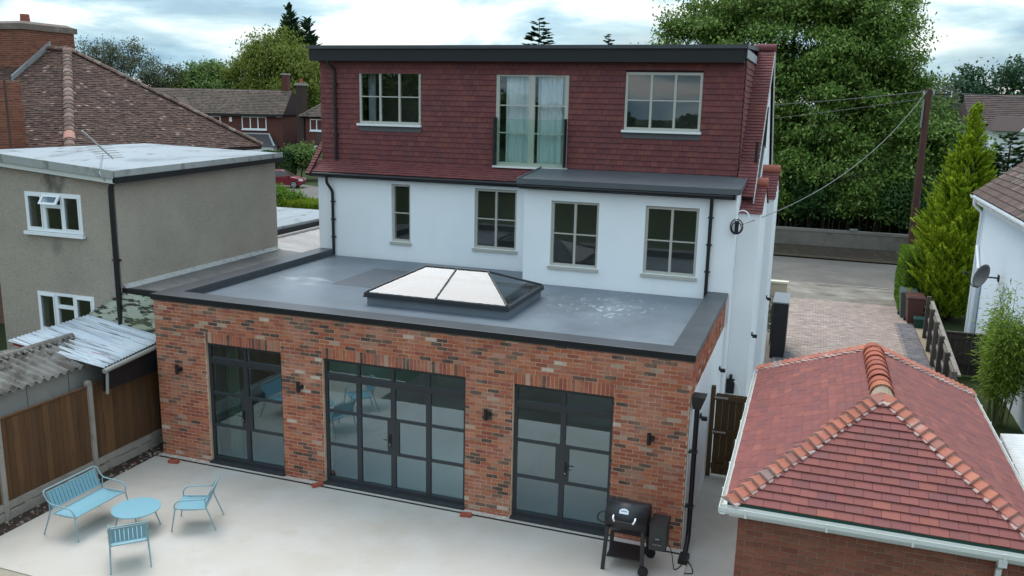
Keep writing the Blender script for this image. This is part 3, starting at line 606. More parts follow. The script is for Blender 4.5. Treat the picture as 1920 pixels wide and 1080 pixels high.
emit('roof_tile', T, rfm, M_DT_O, M_DT_I, 60, lambda m: np.linalg.norm(m[:3, 3] - np.array(CAM)))
MB().cyl((10.9, 9.92, 9.02), (11.42, 9.92, 9.02), .11, 14).build('ridge_tile', M_DT_O, rfm)
vg = MB(); vg.hexa(slope(11.385, 11.41, -.12), slope(11.385, 11.41, .035)); vg.hexa([(11.385, 9.92, 8.8), (11.41, 9.92, 8.8), (11.41, 13.7, 5.28), (11.385, 13.7, 5.28)], [(11.385, 9.92, 9.0), (11.41, 9.92, 9.0), (11.41, 13.7, 5.48), (11.385, 13.7, 5.48)]); vg.build('verge_board', mat('cream_board', (.55, .53, .49), .6), rfm)
# flat roof of the projecting bay
pr = MB(); pr.hexa([(6.19, 4.97, 5.70), (11.17, 4.97, 5.70), (11.17, 6.84, 5.86), (6.19, 6.84, 5.86)], [(6.19, 4.97, 5.79), (11.17, 4.97, 5.79), (11.17, 6.84, 5.94), (6.19, 6.84, 5.94)])
pr.box(6.17, 11.19, 4.94, 4.968, 5.69, 5.815); pr.hexa([(11.172, 4.97, 5.69), (11.20, 4.97, 5.69), (11.20, 6.84, 5.85), (11.172, 6.84, 5.85)], [(11.172, 4.97, 5.82), (11.20, 4.97, 5.82), (11.20, 6.84, 5.97), (11.172, 6.84, 5.97)]); pr.hexa([(6.16, 4.97, 5.69), (6.188, 4.97, 5.69), (6.188, 6.84, 5.85), (6.16, 6.84, 5.85)], [(6.16, 4.97, 5.82), (6.188, 4.97, 5.82), (6.188, 6.84, 5.97), (6.16, 6.84, 5.97)])
pr.build('bay_roof', M_LEADROOF, hs)
gt = MB(); gt.tube([(-.32, 6.31, 5.535), (6.16, 6.31, 5.545)], .05, 10); gt.tube([(6.2, 4.99, 5.645), (11.05, 4.99, 5.645)], .05, 10); gt.box(-.28, 6.15, 6.37, 6.42, 5.46, 5.56); gt.box(6.2, 11.1, 5.06, 5.12, 5.57, 5.70)
for x in np.arange(.3, 6.1, .9): gt.box(x, x + .03, 6.26, 6.40, 5.475, 5.515)
for x in np.arange(6.6, 11, .9): gt.box(x, x + .03, 4.95, 5.06, 5.585, 5.62)
gt.build('gutter', M_BLACK, hs)
for pts in ([(.30, 6.31, 5.53), (.30, 6.31, 5.32), (.40, YL - .07, 5.08), (.40, YL - .07, 3.34)], [(10.60, 4.99, 5.64), (10.60, YR - .08, 5.50), (10.60, YR - .08, 3.34)], [(.22, 6.64, 8.52), (.22, 6.64, 8.45), (.33, YD - .07, 8.28), (.33, YD - .07, 5.90)]):
    b = MB(); b.tube(fillet(pts, .06), .04, 10); x, y = pts[-1][0], pts[-1][1]; z0, z1 = pts[-1][2], pts[-2][2]
    for k in range(1, 4): z = z0 + (z1 - z0) * k / 3.6; b.box(x - .06, x + .06, y - .02, y + .065, z, z + .03)
    b.build('downpipe', M_BLACK, hs)
# the two tile-capped piers of the side wall
for (py0, py1, px1, zl, zh) in ((5.9, 8.3, 11.59, 5.22, 5.76), (9.0, 11.4, 11.72, 5.26, 5.88)):
    ym = (py0 + py1) / 2; b = MB(); z0 = 0.0 if py0 < 6 else .3
    b.add([(HX + .002, py0, z0), (px1, py0, z0), (px1, py1, z0), (HX + .002, py1, z0), (HX + .002, py0, zl), (px1, py0, zl), (px1, py1, zl), (HX + .002, py1, zl), (HX + .002, ym, zh), (px1, ym, zh)],
          [(0, 3, 2, 1), (0, 1, 5, 4), (1, 2, 6, 9, 5), (2, 3, 7, 6), (3, 0, 4, 8, 7), (4, 5, 9, 8), (6, 7, 8, 9)])
    pi = b.build('pier', M_WHITE, hs)
    n = math.hypot(ym - py0, zh - zl); v = ((ym - py0) / n, (zh - zl) / n)
    tt = tiles((HX - .03, py0 - .05, zl - .03), (1, 0, 0), (0, v[0], v[1]), int(n / .13) + 1, .13, lambda q, w=px1 - HX + .07: (0, w), .22, .014, .02)
    tt += tiles((px1 + .04, py1 + .05, zl - .03), (-1, 0, 0), (0, -v[0], v[1]), int(n / .13) + 1, .13, lambda q, w=px1 - HX + .07: (0, w), .22, .014, .02)
    emit('pier_tile', tt, pi, M_DT_O, M_DT_I, 300)
    MB().cyl((HX - .03, ym, zh + .05), (px1 + .05, ym, zh + .05), .12, 14).build('ridge_tile', M_HIP, pi)
for x, y, z in ((11.59, 6.13, 2.36), (11.72, 9.1, 2.64)):
    b = MB(); b.box(x + .002, x + .03, y - .05, y + .05, z, z + .08); b.box(x + .03, x + .13, y - .035, y + .035, z - .04, z + .03); b.build('side_light', M_BLACK, hs)
b = MB(); b.tube(fillet([(11.33, 7.0, 5.75), (11.33, 7.0, 6.75)], .1), .035, 8); b.build('vent_pipe', M_BLACK, hs)
b = MB(); b.tube([(11.36, 8.6, 6.55), (11.36, 8.6, 7.55)], .075, 10); b.tube([(11.36, 7.5, 5.8), (11.36, 8.6, 6.6)], .06, 10); b.build('soil_pipe', M_BLACK, hs)
b = MB(); b.box(11.14, 11.32, 5.83, 5.898, 1.0, 1.34); b.cyl((11.23, 5.83, 1.34), (11.23, 5.83, 1.46), .035, 8); b.build('wall_charger', M_BLACK, hs)
b = MB(); b.tube(fillet([(11.28, 5.85, 1.32), (11.40, 5.80, 1.26), (11.46, 5.80, 1.0), (11.42, 5.8, .3)], .1), .014, 6); b.build('charging_cable', M_PVC, hs)
# floors, so that the rooms are closed and lit only through their windows
fl = MB(); fl.box(.2, 10.8, 6.8, 13.1, 3.05, 3.2); fl.box(.2, 10.8, 6.9, 13.1, 5.62, 5.80); fl.box(.2, 10.8, 9.0, 9.1, 3.2, 5.6); fl.box(.06, 10.74, 9.45, 9.55, 5.8, 8.6); fl.box(3.6, 3.7, 7.15, 9.44, 5.8, 8.6); fl.box(7.7, 7.8, 7.15, 9.44, 5.8, 8.6); fl.box(.1, 10.7, 7.1, 9.8, 8.62, 8.7); fl.box(6.6, 10.8, 5.5, 6.8, 3.05, 3.2); fl.box(6.6, 10.8, 5.5, 6.8, 5.60, 5.68)
fl.build('interior', M_INT, hs)
# cable bracket on the corner
cc = thing('cable_coil', 'coil of white and black cable on a bracket at the white house corner', 'cable coil', (11.15, 5.12, 5.02))
b = MB(); b.tube([(11.16 + .13 * math.cos(a), 5.10 - .02 * math.sin(2 * a), 5.0 + .16 * math.sin(a)) for a in np.linspace(0, 6.3, 24)], .014, 6); b.tube([(11.16 + .10 * math.cos(a), 5.08 + .02 * math.sin(2 * a), 4.98 + .12 * math.sin(a)) for a in np.linspace(0, 6.3, 24)], .012, 6); b.box(11.12, 11.20, 5.10, 5.18, 4.84, 5.12); b.build('bracket', M_BLACK, cc)
b = MB(); b.tube([(11.27 + .14 * math.cos(a), 5.06, 5.22 + .14 * math.sin(a)) for a in np.linspace(-1.2, 3.6, 20)], .013, 6); b.build('cable_loop', M_PVC, cc)
# ------------------------------------------------------------------ patio furniture
M_TEAL = mat('teal_enamel', (.175, .35, .41), .45, .4)
M_TUBE = mat('teal_tube', (.22, .34, .37), .4, .4)
M_SLAT = mat('teal_slat', (.17, .33, .39), .5, .4)
def seat_unit(name, label, cat, loc, rz, w, nsl, group=None):
    t = thing(name, label, cat, loc, rz, group); hw = w / 2
    b = MB(); R_ = .012
    loop = [(-hw * .96, .27, .40), (-hw, .275, .50), (-hw, .20, .575), (-hw, -.26, .595), (-hw, -.40, .80), (hw, -.40, .80), (hw, -.26, .595), (hw, .20, .575), (hw, .275, .50), (hw * .96, .27, .40)]
    b.tube(fillet(loop, .07), R_, 8); b.build('arm_frame', M_TUBE, t, True)
    for s in (-1, 1):
        b = MB(); b.tube(fillet([(s * hw * .86, .255, .40), (s * hw * .98, .27, .395), (s * hw * 1.02, .34, .0)], .05), R_, 8); b.build('leg', M_TUBE, t, True)
        b = MB(); b.tube([(s * hw, -.255, .59), (s * hw * .98, -.27, .42), (s * hw * 1.03, -.42, 0)], R_, 8); b.build('leg', M_TUBE, t, True)
    b = MB(); n = 10; vs = []
    for i in range(n + 1):
        y = -.24 + .50 * i / n; z = .385 + .03 * (2 * i / n - 1) ** 2 - (.02 if i == 0 else 0); vs += [(-hw * .93, y, z), (hw * .93, y, z)]
    k = len(vs); vs += [(p[0], p[1], p[2] - .006) for p in vs]
    f = [(2 * i, 2 * i + 1, 2 * i + 3, 2 * i + 2) for i in range(n)] + [(k + 2 * i, k + 2 * i + 2, k + 2 * i + 3, k + 2 * i + 1) for i in range(n)] + [(0, k, k + 1, 1), (2 * n, 2 * n + 1, k + 2 * n + 1, k + 2 * n)] + [(2 * i, 2 * i + 2, k + 2 * i + 2, k + 2 * i) for i in range(n)] + [(2 * i + 1, k + 2 * i + 1, k + 2 * i + 3, 2 * i + 3) for i in range(n)]
    b.add(vs, f); b.build('seat', M_TEAL, t, True)
    b = MB(); q = hw * .93
    b.tube(fillet([(-q, -.24, .40), (-q, .265, .41), (q, .265, .41), (q, -.24, .40), (-q, -.24, .40)], .05), .011, 6); b.build('seat_frame', M_TUBE, t, True)
    b = MB()
    for z, y in ((.47, -.262), (.755, -.372)): b.tube([(-hw * .9, y, z), (hw * .9, y, z)], .009, 6)
    for s in (-1, 1): b.tube(fillet([(s * hw * .9, -.372, .755), (s * hw * .9, -.262, .47), (s * hw * .98, -.262, .44)], .04), .009, 6); b.tube([(s * hw * .9, -.372, .755), (s * hw * .96, -.385, .79)], .008, 6)
    b.build('back_rail', M_TUBE, t, True)
    me = None; pit = hw * 1.76 / nsl
    for i in range(nsl):
        x = -hw * .88 + pit * (i + .5)
        if me is None:
            b = MB(); a = pit * .42
            b.hexa([(-a, -.258, .465), (a, -.258, .465), (a, -.266, .465), (-a, -.266, .465)], [(-a, -.368, .76), (a, -.368, .76), (a, -.376, .76), (-a, -.376, .76)]); o = b.build('slat', M_SLAT, t, True); me = o.data
        else: o = link('slat', me, None, t)
        o.location = (x, 0, 0)
    return t
seat_unit('garden_bench', 'pale teal metal bench with slatted back standing along the soil strip', 'bench', (1.02, -3.0, 0), math.radians(-90), 1.18, 14)
seat_unit('garden_chair', 'pale teal metal armchair at the house side of the round table, seen from its side', 'chair', (2.74, -2.31, 0), math.radians(115), .58, 8, 'teal armchairs round the patio table')
seat_unit('garden_chair', 'pale teal metal armchair with its slatted back to the camera', 'chair', (2.56, -3.70, 0), math.radians(45), .58, 8, 'teal armchairs round the patio table')
t = thing('patio_table', 'low round pale teal metal table between bench and armchairs', 'table', (1.90, -2.82, 0))
b = MB(); n = 40; ring = lambda r, z: [(r * math.cos(k / n * 6.28318), r * math.sin(k / n * 6.28318), z) for k in range(n)]
b.add(ring(.405, .385) + ring(.41, .378) + ring(.405, .365), [tuple(range(n)), tuple(range(3 * n - 1, 2 * n - 1, -1))] + [(j * n + i, (j + 1) * n + i, (j + 1) * n + (i + 1) % n, j * n + (i + 1) % n) for j in (0, 1) for i in range(n)]); b.build('tabletop', M_TEAL, t, True)
for k in range(4):
    a = math.radians(40 + 90 * k); MB().tube([(.27 * math.cos(a), .27 * math.sin(a), .365), (.38 * math.cos(a), .38 * math.sin(a), 0)], .012, 8).build('leg', M_TUBE, t, True)
# loose bricks on the patio
M_LOOSE = mat('loose_brick', (.33, .085, .055), .85, .2, mott=[((.22, .06, .045), 12, .45, .7, 4, .6)], bump=(60, .4, .006))
for x, y, r, lab in ((.56, -.34, 8, 'loose red brick on the patio at the fence end of the brick wall'), (3.92, -.19, 52, 'loose red brick lying aslant at the left foot of the four leaf doors'), (7.13, -.26, 12, 'loose red brick on the patio between the middle and right door sets')):
    o = MB().box(-.107, .107, -.051, .051, 0, .065).build('loose_brick', M_LOOSE, None, bevel=.006); o.location = (x, y, .001); o.rotation_euler = (0, 0, math.radians(r)); tag(o, lab, 'brick', 'loose bricks on the patio')
# pellet barbecue
M_BBQ = mat('black_enamel', (.018, .018, .020), .42, .45); M_CHROME = mat('bright_steel', (.75, .75, .74), .25, .5, .7)
t = thing('pellet_barbecue', 'black barrel barbecue with side hopper and chrome lid handle beside the brick wall', 'barbecue', (10.26, -.80, 0))
bx0, bx1, by, bz, br = 9.92, 10.60, -.80, .86, .255
b = MB(); b.cyl((bx0, by, bz), (bx1, by, bz), br, 32); b.build('barrel', M_BBQ, t)
b = MB(); sg = 20; vs = []
for x in (bx0 - .006, bx1 + .006):
    for rr in (br + .008, br + .002):
        for k in range(sg + 1):
            a = math.radians(-160 + 190 * k / sg) + math.pi / 2 + math.radians(65) - math.pi / 2; vs.append((x, by - rr * math.cos(a - .35), bz + rr * math.sin(a - .35)))
m_ = sg + 1; b.add(vs, [(k, k + 1, 2 * m_ + k + 1, 2 * m_ + k) for k in range(sg)] + [(m_ + k, 3 * m_ + k, 3 * m_ + k + 1, m_ + k + 1) for k in range(sg)] + [(k, m_ + k, m_ + k + 1, k + 1) for k in range(sg)] + [(2 * m_ + k, 2 * m_ + k + 1, 3 * m_ + k + 1, 3 * m_ + k) for k in range(sg)], True); b.build('lid', M_BBQ, t)
hz_, hy = bz + .02, by - br - .055
b = MB(); b.tube([(10.06, hy, hz_), (10.44, hy, hz_)], .011, 8); b.build('lid_handle', M_BBQ, t)
for x in (10.06, 10.42): MB().tube(fillet([(x, by - br * .985, hz_ + .07), (x, by - br - .05, hz_ + .045), (x + (.03 if x < 10.2 else -.03), hy - .005, hz_)], .02), .019, 8).build('handle_bracket', M_CHROME, t)
b = MB(); n = 12; a0 = math.radians(38); ny, nz = -math.cos(a0), math.sin(a0); cx_, cy_, cz_ = 10.22, by + ny * (br + .004), bz + nz * (br + .004)
pts = [(-.075, -.04), (.075, -.04), (.075, .015), (.045, .04), (0, .05), (-.045, .04), (-.075, .015)]
b.add([(cx_ + p, cy_ + nz * q * 1.0 + ny * d, cz_ - ny * q + nz * d) for d in (.012, 0) for p, q in pts], [tuple(range(7)), tuple(range(13, 6, -1))] + [(i, 7 + i, 7 + (i + 1) % 7, (i + 1) % 7) for i in range(7)]); bd = b.build('badge', mat('badge_white', (.62, .68, .74), .35, .5), t)
b = MB(); b.add([(cx_ + p, cy_ + nz * q + ny * .0135, cz_ - ny * q + nz * .0135) for p, q in ((-.05, -.006), (.05, -.006), (.05, .012), (-.05, .012))], [(0, 1, 2, 3)]); b.build('badge_band', mat('badge_grey', (.20, .22, .25), .4), bd)
for x, y, dx in ((9.96, -1.06, -.03), (9.96, -.56, -.03), (10.54, -1.02, .03), (10.54, -.56, .03)):
    b = MB(); z0 = 0 if x < 10 else .08; yo = -.06 if y < -.8 else .05
    b.hexa([(x + dx - .03, y + yo - .025, z0), (x + dx + .03, y + yo - .025, z0), (x + dx + .03, y + yo + .025, z0), (x + dx - .03, y + yo + .025, z0)], [(x - .03, y + .0, bz - .12), (x + .03, y + .0, bz - .12), (x + .03, y + .05, bz - .12), (x - .03, y + .05, bz - .12)]); b.build('leg', M_BBQ, t)
MB().box(9.97, 10.56, -1.05, -.55, .20, .225).build('shelf', M_BBQ, t)
b = MB(); b.box(9.97, 10.56, -.58, -.55, .40, .43); b.build('brace', M_BBQ, t)
for y in (-1.12, -.46):
    wv = MB().cyl((10.60, y - .025, .085), (10.60, y + .025, .085), .085, 20).build('wheel', M_BLACK, t); MB().cyl((10.60, y - .032, .085), (10.60, y + .032, .085), .03, 12).build('hub', M_BBQ, wv)
b = MB(); b.box(10.64, 10.92, -.98, -.62, .42, .86); b.build('hopper', mat('dark_grey_enamel', (.030, .033, .033), .5, .4), t, bevel=.008)
b = MB(); b.hexa([(10.63, -.99, .862), (10.93, -.99, .862), (10.93, -.61, .862), (10.63, -.61, .862)], [(10.64, -.985, .885), (10.92, -.985, .885), (10.92, -.62, .90), (10.64, -.62, .90)]); b.build('hopper_lid', M_BBQ, t)
b = MB(); b.box(10.71, 10.85, -.986, -.981, .50, .60); b.box(10.73, 10.83, -.989, -.986, .585, .592); b.build('control_panel', M_BBQ, t)
MB().box(10.75, 10.81, -.9925, -.9865, .625, .637).build('display', mat('display_strip', (.35, .38, .38), .3), t)
for k in range(4): MB().cyl((10.725 + k * .037, -.986, .53), (10.725 + k * .037, -.992, .53), .009, 8).build('button', M_GALV, t)
b = MB(); b.tube(fillet([(bx0 - .005, by - .1, bz + .06), (bx0 - .13, by - .12, bz + .04), (bx0 - .17, by - .12, bz - .08), (bx0 - .08, by - .12, bz - .14), (bx0 + .0, by - .1, bz - .12)], .05), .013, 8); b.build('side_handle', M_BBQ, t)
b = MB(); b.tube([(9.98, -.54, .5), (9.98, -.54, .62)], .012, 6)
cb = MB(); cb.tube(fillet([(10.9, -.62, .42), (10.96, -.5, .2), (10.98, -.45, .01), (11.05, -.75, .01), (11.12, -.62, .01), (11.18, -.3, .012), (11.32, -.55, .012), (11.36, -.75, .012), (11.22, -.78, .012)], .12), .008, 6)
tag(cb.build('power_cable', M_BLACK), 'thin black power cable curling on the paving beside the barbecue', 'cable')

# ------------------------------------------------------------------ panel fence at the left
M_BOARD = mat('fence_board', rand=('obj', [(0, (0.137, 0.070, 0.035)), (.3, (0.119, 0.061, 0.032)), (.55, (0.154, 0.080, 0.039)), (.8, (0.105, 0.056, 0.031))]), jitter=.1, rough=.9, spec=.1, mott=[((.05, .03, .02), 4, .5, .75, 5, .6, (3, 3, .3)), ((.17, .10, .06), 6, .6, .78, 4, .4, (3, 3, .25))], bump=(30, .4, .006))
fe = thing('panel_fence', 'brown timber panel fence between concrete posts beside the patio', 'fence', (-.5, -3, 0))
posts = [.55, -1.36, -3.42, -5.5]
for y in posts[1:]:
    b = MB(); b.box(-.56, -.45, y - .05, y + .05, -.09, 1.93); b.hexa([(-.56, y - .05, 1.93), (-.45, y - .05, 1.93), (-.45, y + .05, 1.93), (-.56, y + .05, 1.93)], [(-.54, y - .03, 1.97), (-.47, y - .03, 1.97), (-.47, y + .03, 1.97), (-.54, y + .03, 1.97)]); b.build('post', M_CONC, fe)
bme = None
for a, c in zip(posts, posts[1:]):
    y1, y0 = a - .055, c + .055; n = int((y1 - y0) / .128); s = (y1 - y0) / n
    for i in range(n):
        if bme is None: bme = bpy.data.meshes.new('board'); bme.from_pydata([(-.004, 0, 0), (.012, 0, 0), (.006, 1, 0), (-.010, 1, 0), (-.004, 0, 1), (.012, 0, 1), (.006, 1, 1), (-.010, 1, 1)], [], [tuple(f) for f in UNIT_F]); bme.materials.append(M_BOARD)
        o = link('board', bme, None, fe); o.location = (-.005 + rnd.uniform(-.003, .003), y0 + i * s + 3, .30); o.scale = (1, s * 1.04, 1.53 + rnd.uniform(-.006, .006))
    MB().box(-.535, -.478, y0, y1, 1.838, 1.868).build('capping_rail', mat('capping', (.20, .125, .08), .9) if False else M_BOARD, fe)
    vs = MB(); k = 12
    for i in range(k):
        p = y0 + (y1 - y0) * i / k; q = y0 + (y1 - y0) * (i + 1) / k; j = rnd.uniform(0, .03)
        vs.box(-.53, -.465 + j, p, q, -.09, .14 + rnd.uniform(-.02, .02)); vs.box(-.53, -.47 + rnd.uniform(0, .02), p, q, .165, .295)
    vs.build('gravel_board', M_CONC, fe)

# ------------------------------------------------------------------ grey neighbour: flat roofed rear block, hipped main house
nb = thing('pebbledash_house', 'grey pebbledash house with flat roofed rear block and old brown hipped tile roof', 'house', (-3, 3, 0))
NX0, NX1, NY0, NY1 = -4.85, -1.3, .52, 6.3
zt = lambda x: 5.86 + (NX1 - x) * .075
nh = [(-3.83, -2.24, 4.50, 5.37), (-3.73, -2.1, 2.20, 3.12)]
b = MB(); wall_y(b, NX0, NX1, NY0, NY0 + .25, -.1, 5.66, nh); b.box(NX1 - .25, NX1, NY0 + .25, NY1, -.1, 5.81); b.box(NX0, NX0 + .25, NY0 + .25, NY1, -.1, 5.75)
b.hexa([(NX0, NY0, 5.66), (NX1, NY0, 5.66), (NX1, NY0 + .25, 5.66), (NX0, NY0 + .25, 5.66)], [(NX0, NY0, 5.98), (NX1, NY0, 5.72), (NX1, NY0 + .25, 5.72), (NX0, NY0 + .25, 5.98)])
b.build('wall', M_GREYR, nb)
M_FELT = mat('pale_roof_coating', (.29, .32, .335), .75, .3, mott=[((.17, .19, .20), 1.3, .52, .62, 5, .7, (1, .3, 1)), ((.36, .39, .41), .5, .5, .7, 3, .5), ((.10, .10, .10), 2.2, .60, .68, 5, .8, (1, .6, 1))])
M_FELTF = mat('pale_roof_edge', (.33, .335, .32), .8, .2, mott=[((.12, .115, .105), 3.2, .53, .66, 5, .8, (1, 1, .4)), ((.52, .53, .51), 1, .5, .7, 3, .5)])
o_ = .16
C4 = [(NX0 - o_, NY0 - o_), (NX1 + o_, NY0 - o_), (NX1 + o_, NY1 + .1), (NX0 - o_, NY1 - .75)]
zc = [6.22, 5.93, 6.04, 6.20]
b = MB(); b.hexa([(*p, z - .10) for p, z in zip(C4, zc)], [(*p, z) for p, z in zip(C4, zc)]); b.build('flat_roof', M_FELT, nb)
b = MB()
def edge(b, i, j, out, zt0, zt1, zb0, zb1, th=.03, inset=0.0):
    p, q = C4[i], C4[j]; d = Vector((q[0] - p[0], q[1] - p[1], 0)).normalized(); n = Vector((d.y, -d.x, 0))
    A = [Vector((p[0], p[1], 0)) + n * (out - inset), Vector((q[0], q[1], 0)) + n * (out - inset)]; B = [v - n * th for v in A]
    b.hexa([(A[0].x, A[0].y, zb0), (A[1].x, A[1].y, zb1), (B[1].x, B[1].y, zb1), (B[0].x, B[0].y, zb0)], [(A[0].x, A[0].y, zt0), (A[1].x, A[1].y, zt1), (B[1].x, B[1].y, zt1), (B[0].x, B[0].y, zt0)])
edge(b, 0, 1, .035, zc[0] + .02, zc[1] + .02, zc[0] - .16, zc[1] - .15); edge(b, 1, 2, .035, zc[1] + .02, zc[2] + .02, zc[1] - .15, zc[2] - .13)
b.build('roof_edge', M_FELTF, nb)
b = MB(); edge(b, 0, 1, .0, zc[0] - .16, zc[1] - .15, zc[0] - .27, zc[1] - .26, .02); b.build('fascia', mat('dull_white_board', (.55, .55, .52), .7), nb)
b = MB(); edge(b, 1, 2, .06, zc[1] - .12, zc[2] - .11, zc[1] - .25, zc[2] - .22, .10); b.build('gutter', M_BLACK, nb)
b = MB(); b.tube(fillet([(NX1 + .12, NY0 - .08, 5.75), (NX1 - .03, NY0 - .08, 5.6), (NX1 - .03, NY0 - .08, -.05)], .08), .055, 10)
for z in (2.2, 4.0): b.box(NX1 - .11, NX1 + .05, NY0 - .1, NY0, z, z + .04)
b.build('downpipe', M_BLACK, nb)
b = MB()
def pvc_window(x0, x1, z0, z1, label):
    y = NY0; f = MB(); ya, yb = y - .015, y + .06; o = .065; w3 = (x1 - x0) / 3; xs = [x0 + w3 * .98, x0 + w3 * 1.98]
    f.box(x0, x0 + o, ya, yb, z0, z1); f.box(x1 - o, x1, ya, yb, z0, z1); f.box(x0 + o, x1 - o, ya, yb, z1 - o, z1); f.box(x0 + o, x1 - o, ya, yb, z0, z0 + o)
    for q in xs: f.box(q - .045, q + .045, ya + .002, yb, z0 + o, z1 - o)
    zm = z1 - (z1 - z0) * .34; f.box(xs[0] + .045, xs[1] - .045, ya + .004, yb, zm - .04, zm + .04)
    for a, b_, c, d in ((x0 + o, xs[0] - .045, z0 + o, z1 - o), (xs[1] + .045, x1 - o, z0 + o, z1 - o)):
        for q in ((a, a + .03, c, d), (b_ - .03, b_, c, d), (a + .03, b_ - .03, c, c + .03), (a + .03, b_ - .03, d - .03, d)): f.box(q[0], q[1], ya - .012, ya - .001, q[2], q[3])
    wv = f.build('window', M_PVC, nb); wv['label'] = label
    for q in ((x0 + o, xs[0] - .045, z0 + o, z1 - o), (xs[1] + .045, x1 - o, z0 + o, z1 - o), (xs[0] + .045, xs[1] - .045, z0 + o, zm - .04)): MB().box(q[0], q[1], ya + .03, ya + .036, q[2], q[3]).build('pane', M_GLASS, wv)
    return wv, (xs[0] + .045, xs[1] - .045, zm + .04, z1 - o), ya
wv, q, ya = pvc_window(-3.83, -2.24, 4.50, 5.37, 'upper white window with its small top light open')
b = MB(); dy = -.13   # the top-hung light, open outwards
x0, x1, c, d = q; P = lambda s, k: (ya - .01 + dy * (1 - s) + .0, c + (d - c) * s + .02)
for (xa, xb, s0, s1) in ((x0 - .03, x0 + .03, 0, 1), (x1 - .03, x1 + .03, 0, 1), (x0 + .03, x1 - .03, 0, .2), (x0 + .03, x1 - .03, .8, 1)):
    (ya0, za0), (ya1, za1) = P(s0, 0), P(s1, 0); b.hexa([(xa, ya0 - .02, za0), (xb, ya0 - .02, za0), (xb, ya0 + .02, za0), (xa, ya0 + .02, za0)], [(xa, ya1 - .02, za1), (xb, ya1 - .02, za1), (xb, ya1 + .02, za1), (xa, ya1 + .02, za1)])
b.build('top_light', M_PVC, wv)
pane3([(x0 + .03, P(.2, 0)[0], P(.2, 0)[1]), (x1 - .03, P(.2, 0)[0], P(.2, 0)[1]), (x1 - .03, P(.8, 0)[0], P(.8, 0)[1]), (x0 + .03, P(.8, 0)[0], P(.8, 0)[1])], M_GLASS, wv)
MB().box(-3.88, -2.18, NY0 - .09, NY0 - .016, 4.42, 4.49).build('sill', M_PVC, wv)
wv, q, ya = pvc_window(-3.73, -2.1, 2.20, 3.12, 'lower white window behind the corrugated roof')
MB().box(q[0], q[1], ya + .03, ya + .036, q[2], q[3]).build('pane', M_GLASS, wv); MB().box(-3.78, -2.04, NY0 - .09, NY0 - .016, 2.12, 2.19).build('sill', M_PVC, wv)
b = MB(); b.box(NX0 + .25, NX1 - .25, NY0 + 2.6, NY0 + 2.7, 0, 5.6); b.box(NX0 + .25, NX1 - .25, NY0 + .3, NY0 + 2.6, 3.5, 3.6); b.build('interior', M_INT, nb)
# hipped main roof: ridge along X, hip end facing the passage
EZ, RX, RY, RZ_ = 5.6, -13.4, 11.2, 9.05; EX, EY0, EY1 = -8.65, 6.4, 16.0; WX = -23.0
b = MB(); b.box(WX + .4, EX - .45, EY0 + .45, EY1 - .45, -.1, 5.55); b.build('main_wall', mat('main_brown_brick', (.17, .085, .06), .9, mott=[((.11, .06, .045), 6, .45, .7, 4, .7)]), nb)
b = MB(); b.add([(EX, EY0, EZ), (EX, EY1, EZ), (WX, EY1, EZ), (WX, EY0, EZ), (RX, RY, RZ_), (WX, RY, RZ_), (EX, EY0, EZ - .12), (EX, EY1, EZ - .12), (WX, EY1, EZ - .12), (WX, EY0, EZ - .12)], [(0, 1, 4), (3, 0, 4, 5), (1, 2, 5, 4), (2, 3, 5), (0, 6, 7, 1), (3, 9, 6, 0), (1, 7, 8, 2), (9, 8, 7, 6)])
mr = b.build('main_roof', M_DECK, nb)
rs = math.hypot(EX - RX, RZ_ - EZ); vE = ((RX - EX) / rs, 0, (RZ_ - EZ) / rs); T = []
gg = .105; T += tiles((EX + .04, EY0, EZ + .0), (0, 1, 0), vE, int(rs / gg), gg, lambda v: (4.8 * v / rs, 9.6 - 4.8 * v / rs), .17, .013, .022, jit=.010)
r2 = math.hypot(RY - EY0, RZ_ - EZ); vS = (0, (RY - EY0) / r2, (RZ_ - EZ) / r2)
T += tiles((WX, EY0 - .04, EZ), (1, 0, 0), vS, int(r2 / gg), gg, lambda v: (3.5, (EX - WX) - 4.75 * v / r2), .17, .013, .022, jit=.010)
emit('roof_tile', T, mr, M_OT_O, M_OT_I, 300, lambda m: np.linalg.norm(m[:3, 3] - np.array(CAM)) + (40 if abs(m[0, 0]) > .05 else 0))
M_OHIP = mat('old_hip_tile', rand=('obj', [(0, (.16, .095, .075)), (.4, (.12, .075, .06)), (.8, (.20, .13, .105))]), rough=.95, mott=[((.36, .30, .25), 4, .52, .68, 5, .6), ((.06, .05, .03), 3, .5, .7, 4, .5)], bump=(25, .6, .01))
M_PINK = mat('clean_hip_end', (.40, .20, .155), .85)
